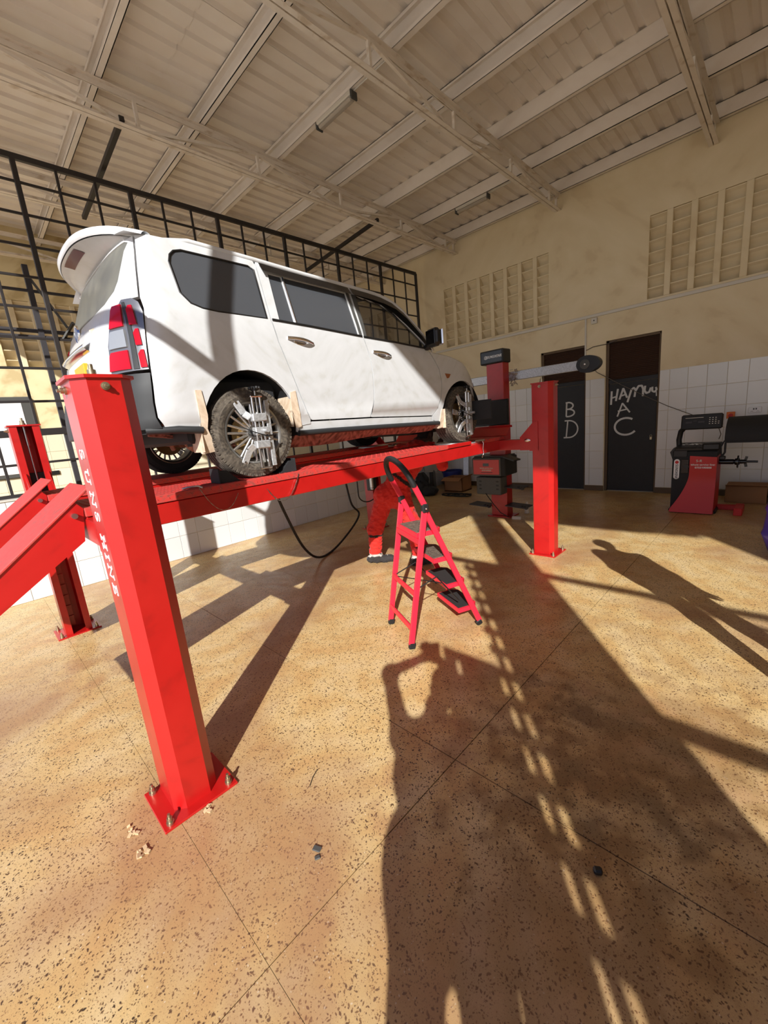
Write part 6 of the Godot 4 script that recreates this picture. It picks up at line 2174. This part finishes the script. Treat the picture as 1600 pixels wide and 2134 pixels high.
	m.box(Vector3(-1.20, 0.004, -0.64), Vector3(0.022, 0.006, 0.016), Basis(Vector3.UP, 1.1), 0.002)
	solo("dirt_flake", m, M.grey, "dark flake of dried dirt on the sunlit floor", "litter")
	m = MB.new()
	m.tube([Vector3(-3.25, 0.004, -3.62), Vector3(-3.15, 0.004, -3.68), Vector3(-3.05, 0.004, -3.78)], 0.004, 6)
	solo("pale_stick", m, M.cream_plastic, "thin pale stick on the floor behind the worker's front foot", "litter")
# ------------------------------------------------------------------ people: one smooth skin from tapered bones
func cap_d(p: Vector3, a: Vector3, b: Vector3, ra: float, rb: float) -> float:
	var ab := b - a
	var t := clampf((p - a).dot(ab) / maxf(ab.length_squared(), 1e-8), 0.0, 1.0)
	return p.distance_to(a + ab * t) - lerpf(ra, rb, t)
func flesh(bones: Array, cell: float, k: float, tint: Callable, mb: MB, fold := 0.0):
	var lo := Vector3(1e9, 1e9, 1e9)
	var hi := -lo
	for b in bones:
		var r := maxf(b[2], b[3]) + k + cell * 2
		lo = lo.min(b[0].min(b[1]) - Vector3.ONE * r)
		hi = hi.max(b[0].max(b[1]) + Vector3.ONE * r)
	var nx := int((hi.x - lo.x) / cell) + 2
	var ny := int((hi.y - lo.y) / cell) + 2
	var nz := int((hi.z - lo.z) / cell) + 2
	var d := PackedFloat32Array()
	d.resize(nx * ny * nz)
	d.fill(1.0)
	for b in bones:
		var A: Vector3 = b[0]
		var B: Vector3 = b[1]
		var kk: float = b[4] if b.size() > 4 else k
		var r := maxf(b[2], b[3]) + kk + cell
		var l := ((A.min(B) - Vector3.ONE * r - lo) / cell).floor()
		var h := ((A.max(B) + Vector3.ONE * r - lo) / cell).ceil()
		for z in range(maxi(int(l.z), 0), mini(int(h.z) + 1, nz)):
			for y in range(maxi(int(l.y), 0), mini(int(h.y) + 1, ny)):
				var row := (z * ny + y) * nx
				for x in range(maxi(int(l.x), 0), mini(int(h.x) + 1, nx)):
					var e := cap_d(lo + Vector3(x, y, z) * cell, A, B, b[2], b[3])
					var c := d[row + x]
					var q := maxf(kk - absf(c - e), 0.0) / kk
					d[row + x] = minf(c, e) - q * q * kk * 0.25
	var vid := {}
	var vs := PackedVector3Array()
	var ns := PackedVector3Array()
	var sxy := nx * ny
	var offs := [0, 1, nx, nx + 1, sxy, sxy + 1, sxy + nx, sxy + nx + 1]
	var corner := [Vector3(0, 0, 0), Vector3(1, 0, 0), Vector3(0, 1, 0), Vector3(1, 1, 0), Vector3(0, 0, 1), Vector3(1, 0, 1), Vector3(0, 1, 1), Vector3(1, 1, 1)]
	var edges := [[0, 1], [2, 3], [4, 5], [6, 7], [0, 2], [1, 3], [4, 6], [5, 7], [0, 4], [1, 5], [2, 6], [3, 7]]
	for z in nz - 1:
		for y in ny - 1:
			for x in nx - 1:
				var i := (z * ny + y) * nx + x
				var s := d[i] < 0.0
				if (d[i + 1] < 0.0) == s and (d[i + nx] < 0.0) == s and (d[i + nx + 1] < 0.0) == s and (d[i + sxy] < 0.0) == s and (d[i + sxy + 1] < 0.0) == s and (d[i + sxy + nx] < 0.0) == s and (d[i + sxy + nx + 1] < 0.0) == s:
					continue
				var p := Vector3.ZERO
				var n := 0
				for e in edges:
					var a := d[i + offs[e[0]]]
					var b := d[i + offs[e[1]]]
					if (a < 0.0) != (b < 0.0):
						p += corner[e[0]].lerp(corner[e[1]], a / (a - b))
						n += 1
				p /= n
				var g := Vector3(d[i + 1] - d[i] + d[i + nx + 1] - d[i + nx] + d[i + sxy + 1] - d[i + sxy], d[i + nx] - d[i] + d[i + nx + 1] - d[i + 1] + d[i + sxy + nx] - d[i + sxy], d[i + sxy] - d[i] + d[i + sxy + 1] - d[i + 1] + d[i + sxy + nx] - d[i + nx])
				vid[i] = vs.size()
				vs.append(lo + (Vector3(x, y, z) + p) * cell)
				ns.append(g.normalized())
	if fold > 0.0:                              # creases of loose cloth
		var fn := FastNoiseLite.new()
		fn.seed = 4; fn.frequency = 7.0; fn.fractal_octaves = 3
		var base := vs.duplicate()
		for i in vs.size():
			var p := base[i]
			var e := 0.012
			var f := func(q: Vector3) -> float: return fold * (1.0 - absf(fn.get_noise_3d(q.x, q.y * 1.6, q.z)) * 3.0)
			var h: float = f.call(p)
			var g := Vector3(f.call(p + Vector3(e, 0, 0)) - h, f.call(p + Vector3(0, e, 0)) - h, f.call(p + Vector3(0, 0, e)) - h) / e
			vs[i] = p + ns[i] * h
			ns[i] = (ns[i] - (g - ns[i] * g.dot(ns[i])) * 0.8).normalized()
	mb.has_c = true
	for i in vid:
		for ax in 3:
			var st: int = [1, nx, sxy][ax]
			var o1: int = [nx, sxy, 1][ax]
			var o2: int = [sxy, 1, nx][ax]
			if (d[i] < 0.0) == (d[i + st] < 0.0): continue
			if not (vid.has(i - o1) and vid.has(i - o2) and vid.has(i - o1 - o2)): continue
			var q := [vid[i], vid[i - o1], vid[i - o1 - o2], vid[i - o2]]
			mb.quad_n(vs[q[0]], vs[q[1]], vs[q[2]], vs[q[3]], ns[q[0]], ns[q[1]], ns[q[2]], ns[q[3]])
	for i in range(mb.c.size(), mb.v.size()):
		mb.c.append(tint.call(mb.v[i]))
func lin(r: int, g: int, b: int) -> Color:
	return Color8(r, g, b).srgb_to_linear()
func hand(bones: Array, wrist: Vector3, dir: Vector3, palm_up: Vector3, curl: float):
	# palm, four fingers and a thumb
	var side := dir.cross(palm_up).normalized()
	var n := palm_up.normalized()
	for k in 4:
		var off := side * (-0.03 + 0.02 * k)
		var base := wrist + dir * 0.085 + off
		bones.append([wrist + off * 0.5, base, 0.018, 0.013, 0.02])
		var l: float = [0.065, 0.075, 0.07, 0.055][k]
		var m := base + dir * l * 0.5 - n * curl * 0.02
		bones.append([base, m, 0.0095, 0.009, 0.006])
		bones.append([m, m + dir * l * 0.3 - n * curl * 0.045, 0.009, 0.0075, 0.006])
	var tb := wrist + dir * 0.03 - side * 0.03
	var tm := tb + dir * 0.035 - side * 0.03 - n * curl * 0.01
	bones.append([tb, tm, 0.014, 0.0115, 0.012])
	bones.append([tm, tm + dir * 0.035 - n * curl * 0.02, 0.011, 0.009, 0.006])
func build_worker():
	# bending forward under the car, seen from behind and the side
	var o := thing("person", "worker in red overalls with black knee bands bending under the raised car", "person", Vector3(-3.28, 0, -3.35))
	var b := []
	var hipL := Vector3(-3.30, 0.84, -3.33)
	var hipR := Vector3(-3.16, 0.84, -3.42)
	var kneeL := Vector3(-3.46, 0.43, -3.27)
	var ankL := Vector3(-3.50, 0.10, -3.27)
	var kneeR := Vector3(-3.06, 0.47, -3.50)
	var ankR := Vector3(-2.99, 0.12, -3.48)
	b.append([hipL, kneeL, 0.105, 0.085]); b.append([kneeL, ankL, 0.082, 0.066])
	b.append([hipR, kneeR, 0.105, 0.085]); b.append([kneeR, ankR, 0.082, 0.066])
	b.append([hipL, hipR, 0.125, 0.125])
	var waist := Vector3(-3.16, 1.02, -3.46)
	var chest := Vector3(-3.05, 1.27, -3.62)
	b.append([(hipL + hipR) * 0.5, waist, 0.135, 0.13]); b.append([waist, chest, 0.13, 0.15])
	var shL := chest + Vector3(-0.16, 0.05, 0.06)
	var shR := chest + Vector3(0.14, 0.05, -0.12)
	b.append([shL, shR, 0.075, 0.075])
	var elL := shL + Vector3(-0.12, -0.18, -0.16)
	var wrL := elL + Vector3(0.02, 0.16, -0.17)
	var elR := shR + Vector3(0.06, -0.2, -0.12)
	var wrR := elR + Vector3(-0.1, 0.2, -0.13)
	b.append([shL, elL, 0.06, 0.05]); b.append([elL, wrL, 0.05, 0.04])
	b.append([shR, elR, 0.06, 0.05]); b.append([elR, wrR, 0.05, 0.04])
	var neck := chest + Vector3(0.0, 0.14, -0.08)
	b.append([chest, neck, 0.08, 0.055])
	# shoes
	for q in [[ankL, Vector3(0.12, 0, -0.10)], [ankR, Vector3(0.10, 0, -0.12)]]:
		var a: Vector3 = q[0]
		var heel: Vector3 = Vector3(a.x, 0.045, a.z) - q[1] * 0.35
		var toe: Vector3 = Vector3(a.x, 0.04, a.z) + q[1] * 1.25
		b.append([heel + Vector3(0, 0.008, 0), toe, 0.052, 0.04, 0.03]); b.append([a, heel.lerp(toe, 0.3) + Vector3(0, 0.02, 0), 0.055, 0.05, 0.03])
	var red := lin(206, 34, 28)
	var black := lin(22, 20, 20)
	var shoe := lin(44, 42, 42)
	var cuff := lin(190, 184, 176)
	var skinc := lin(74, 48, 34)
	var tint := func(p: Vector3) -> Color:
		if p.y < 0.095: return shoe
		if p.y < 0.125: return cuff
		if p.distance_to(neck) < 0.075 and p.y > neck.y - 0.02: return skinc
		if absf(p.y - 0.36) < 0.016: return black
		var w := p - waist
		if absf(w.dot((chest - hipL).normalized()) - 0.0) < 0.02 and w.length() < 0.22: return black
		return red
	var mb := MB.new()
	flesh(b, 0.0125, 0.05, tint, mb, 0.012)
	# head and hands on finer grids, same skin
	var head := Vector3(-3.01, 1.505, -3.78)
	var hb := [[head + Vector3(0, 0.02, 0.01), head + Vector3(0.0, 0.0, -0.025), 0.088, 0.08], [head + Vector3(0.0, -0.05, -0.045), head + Vector3(0, -0.085, -0.07), 0.06, 0.045], [neck, head + Vector3(0, -0.05, 0.02), 0.055, 0.055], [head + Vector3(0.0, -0.03, -0.105), head + Vector3(0, -0.05, -0.12), 0.012, 0.016, 0.015], [head + Vector3(0.085, -0.02, 0.0), head + Vector3(0.088, -0.05, 0.0), 0.014, 0.012, 0.01], [head + Vector3(-0.085, -0.02, 0.0), head + Vector3(-0.088, -0.05, 0.0), 0.014, 0.012, 0.01]]
	var hair := lin(14, 12, 12)
	var htint := func(p: Vector3) -> Color:
		var q: Vector3 = p - head
		if q.y > 0.015 or q.z > 0.03 and q.y > -0.06: return hair
		return skinc
	flesh(hb, 0.008, 0.03, htint, mb)
	for q in [[wrL, (wrL - elL).normalized()], [wrR, (wrR - elR).normalized()]]:
		var h := []
		hand(h, q[0], q[1], Vector3(0, 0.3, 1).normalized(), 0.6)
		h.append([q[0] - q[1] * 0.05, q[0] + q[1] * 0.02, 0.034, 0.026, 0.02])
		flesh(h, 0.005, 0.012, func(_p): return skinc, mb)
	part("body", mb, M.body, o)
func stand_person(o: Node3D, feet: Vector3, facing: float, hgt: float, arms: Array, cols: Array, cell: float, lean := 0.0):
	# facing: turn about y, 0 looks to -z; arms: [shoulder, elbow, wrist] for each side in body axes
	var s := hgt / 1.72
	var T := Transform3D(Basis(Vector3.UP, facing), feet)
	var P := func(x, y, z): return T * (Vector3(x, y, z) * s)
	var b := []
	for q in [-1.0, 1.0]:
		b.append([P.call(q * 0.1, 0.9, 0), P.call(q * 0.12, 0.49, -0.01), 0.095 * s, 0.07 * s]); b.append([P.call(q * 0.12, 0.49, -0.01), P.call(q * 0.13, 0.09, 0.03), 0.07 * s, 0.05 * s])
		b.append([P.call(q * 0.13, 0.045, 0.06), P.call(q * 0.15, 0.035, -0.16), 0.045 * s, 0.035 * s, 0.03])
		b.append([P.call(q * 0.06, 1.38, 0), P.call(q * 0.18, 1.39, 0), 0.08 * s, 0.065 * s])
	b.append([P.call(-0.09, 0.95, 0), P.call(0.09, 0.95, 0), 0.12 * s, 0.12 * s])
	b.append([P.call(0, 0.98, 0), P.call(0, 1.28, 0), 0.13 * s, 0.15 * s])
	b.append([P.call(-0.08, 1.25, 0), P.call(0.08, 1.25, 0), 0.14 * s, 0.14 * s])
	b.append([P.call(-0.11, 1.02, 0), P.call(0.11, 1.02, 0), 0.13 * s, 0.13 * s])
	b.append([P.call(0, 1.35, 0), P.call(0, 1.52, -0.01), 0.065 * s, 0.052 * s])
	var hands := []
	for a in arms:
		var sh: Vector3 = P.call(a[0].x, a[0].y, a[0].z)
		var el: Vector3 = P.call(a[1].x, a[1].y, a[1].z)
		var wr: Vector3 = P.call(a[2].x, a[2].y, a[2].z)
		b.append([sh, el, 0.055 * s, 0.044 * s]); b.append([el, wr, 0.043 * s, 0.03 * s])
		hands.append([wr, (wr - el).normalized()])
	var mb := MB.new()
	var tint := func(p: Vector3) -> Color:
		var h: float = (p.y - feet.y) / s
		if h < 0.075: return cols[2]
		if h < 0.95: return cols[1]
		return cols[0]
	flesh(b, cell, 0.05, tint, mb)
	var hd: Vector3 = P.call(lean, 1.62, -0.01)
	var f: Vector3 = T.basis * Vector3.FORWARD
	var r: Vector3 = T.basis * Vector3.RIGHT
	var hb := [[hd + Vector3(0, 0.02, 0), hd + f * 0.02, 0.09, 0.082], [hd + f * 0.04 - Vector3(0, 0.06, 0), hd + f * 0.055 - Vector3(0, 0.09, 0), 0.058, 0.045], [P.call(0, 1.48, 0), hd - Vector3(0, 0.05, 0), 0.052, 0.055], [hd + f * 0.1 - Vector3(0, 0.02, 0), hd + f * 0.115 - Vector3(0, 0.045, 0), 0.011, 0.016, 0.012]]
	for q in [-1.0, 1.0]:
		hb.append([hd + r * q * 0.088 - Vector3(0, 0.005, 0), hd + r * q * 0.09 - Vector3(0, 0.04, 0), 0.015, 0.012, 0.01])
	var skinc: Color = cols[3]
	flesh(hb, 0.012, 0.03, func(p): return lin(16, 14, 13) if p.y > hd.y + 0.03 else skinc, mb)
	for h in hands:
		var q := []
		hand(q, h[0], h[1], (-f + Vector3.UP * 0.4).normalized(), 0.5)
		q.append([h[0] - h[1] * 0.05, h[0] + h[1] * 0.02, 0.03, 0.026, 0.02])
		flesh(q, 0.006, 0.012, func(_p): return skinc, mb)
	part("body", mb, M.body, o)
func build_people():
	build_worker()
	# the one who takes the picture stands just behind the lens; only the shadow is in view
	var az := deg_to_rad(45.0)
	var ph := thing("person", "standing person holding up a phone, whose shadow falls across the floor", "person", Vector3(0.265, 0, 0.36))
	stand_person(ph, Vector3(0.265, 0, 0.36), az, 1.72, [[Vector3(-0.19, 1.41, 0), Vector3(-0.28, 1.66, -0.13), Vector3(-0.02, 1.63, -0.32)], [Vector3(0.2, 1.41, 0), Vector3(0.24, 1.46, -0.2), Vector3(0.07, 1.61, -0.33)]], [lin(52, 60, 84), lin(40, 42, 48), lin(30, 28, 28), lin(92, 62, 44)], 0.022, 0.08)
	var m := MB.new()
	m.box(Vector3(0.075, 1.655, 0.08), Vector3(0.075, 0.155, 0.009), Basis(Vector3.UP, az), 0.003)
	solo("phone", m, M.black_gloss, "black phone held up by the person taking the picture", "phone")
	var p2 := thing("person", "standing person with arms at the sides just beyond the right edge", "person", Vector3(0.30, 0, -2.93))
	stand_person(p2, Vector3(0.31, 0, -2.93), deg_to_rad(5.0), 1.76, [[Vector3(-0.2, 1.40, 0), Vector3(-0.235, 1.12, 0.02), Vector3(-0.215, 0.88, -0.03)], [Vector3(0.2, 1.40, 0), Vector3(0.235, 1.12, 0.02), Vector3(0.215, 0.88, -0.03)]], [lin(70, 74, 92), lin(46, 44, 46), lin(60, 46, 36), lin(92, 62, 44)], 0.02)
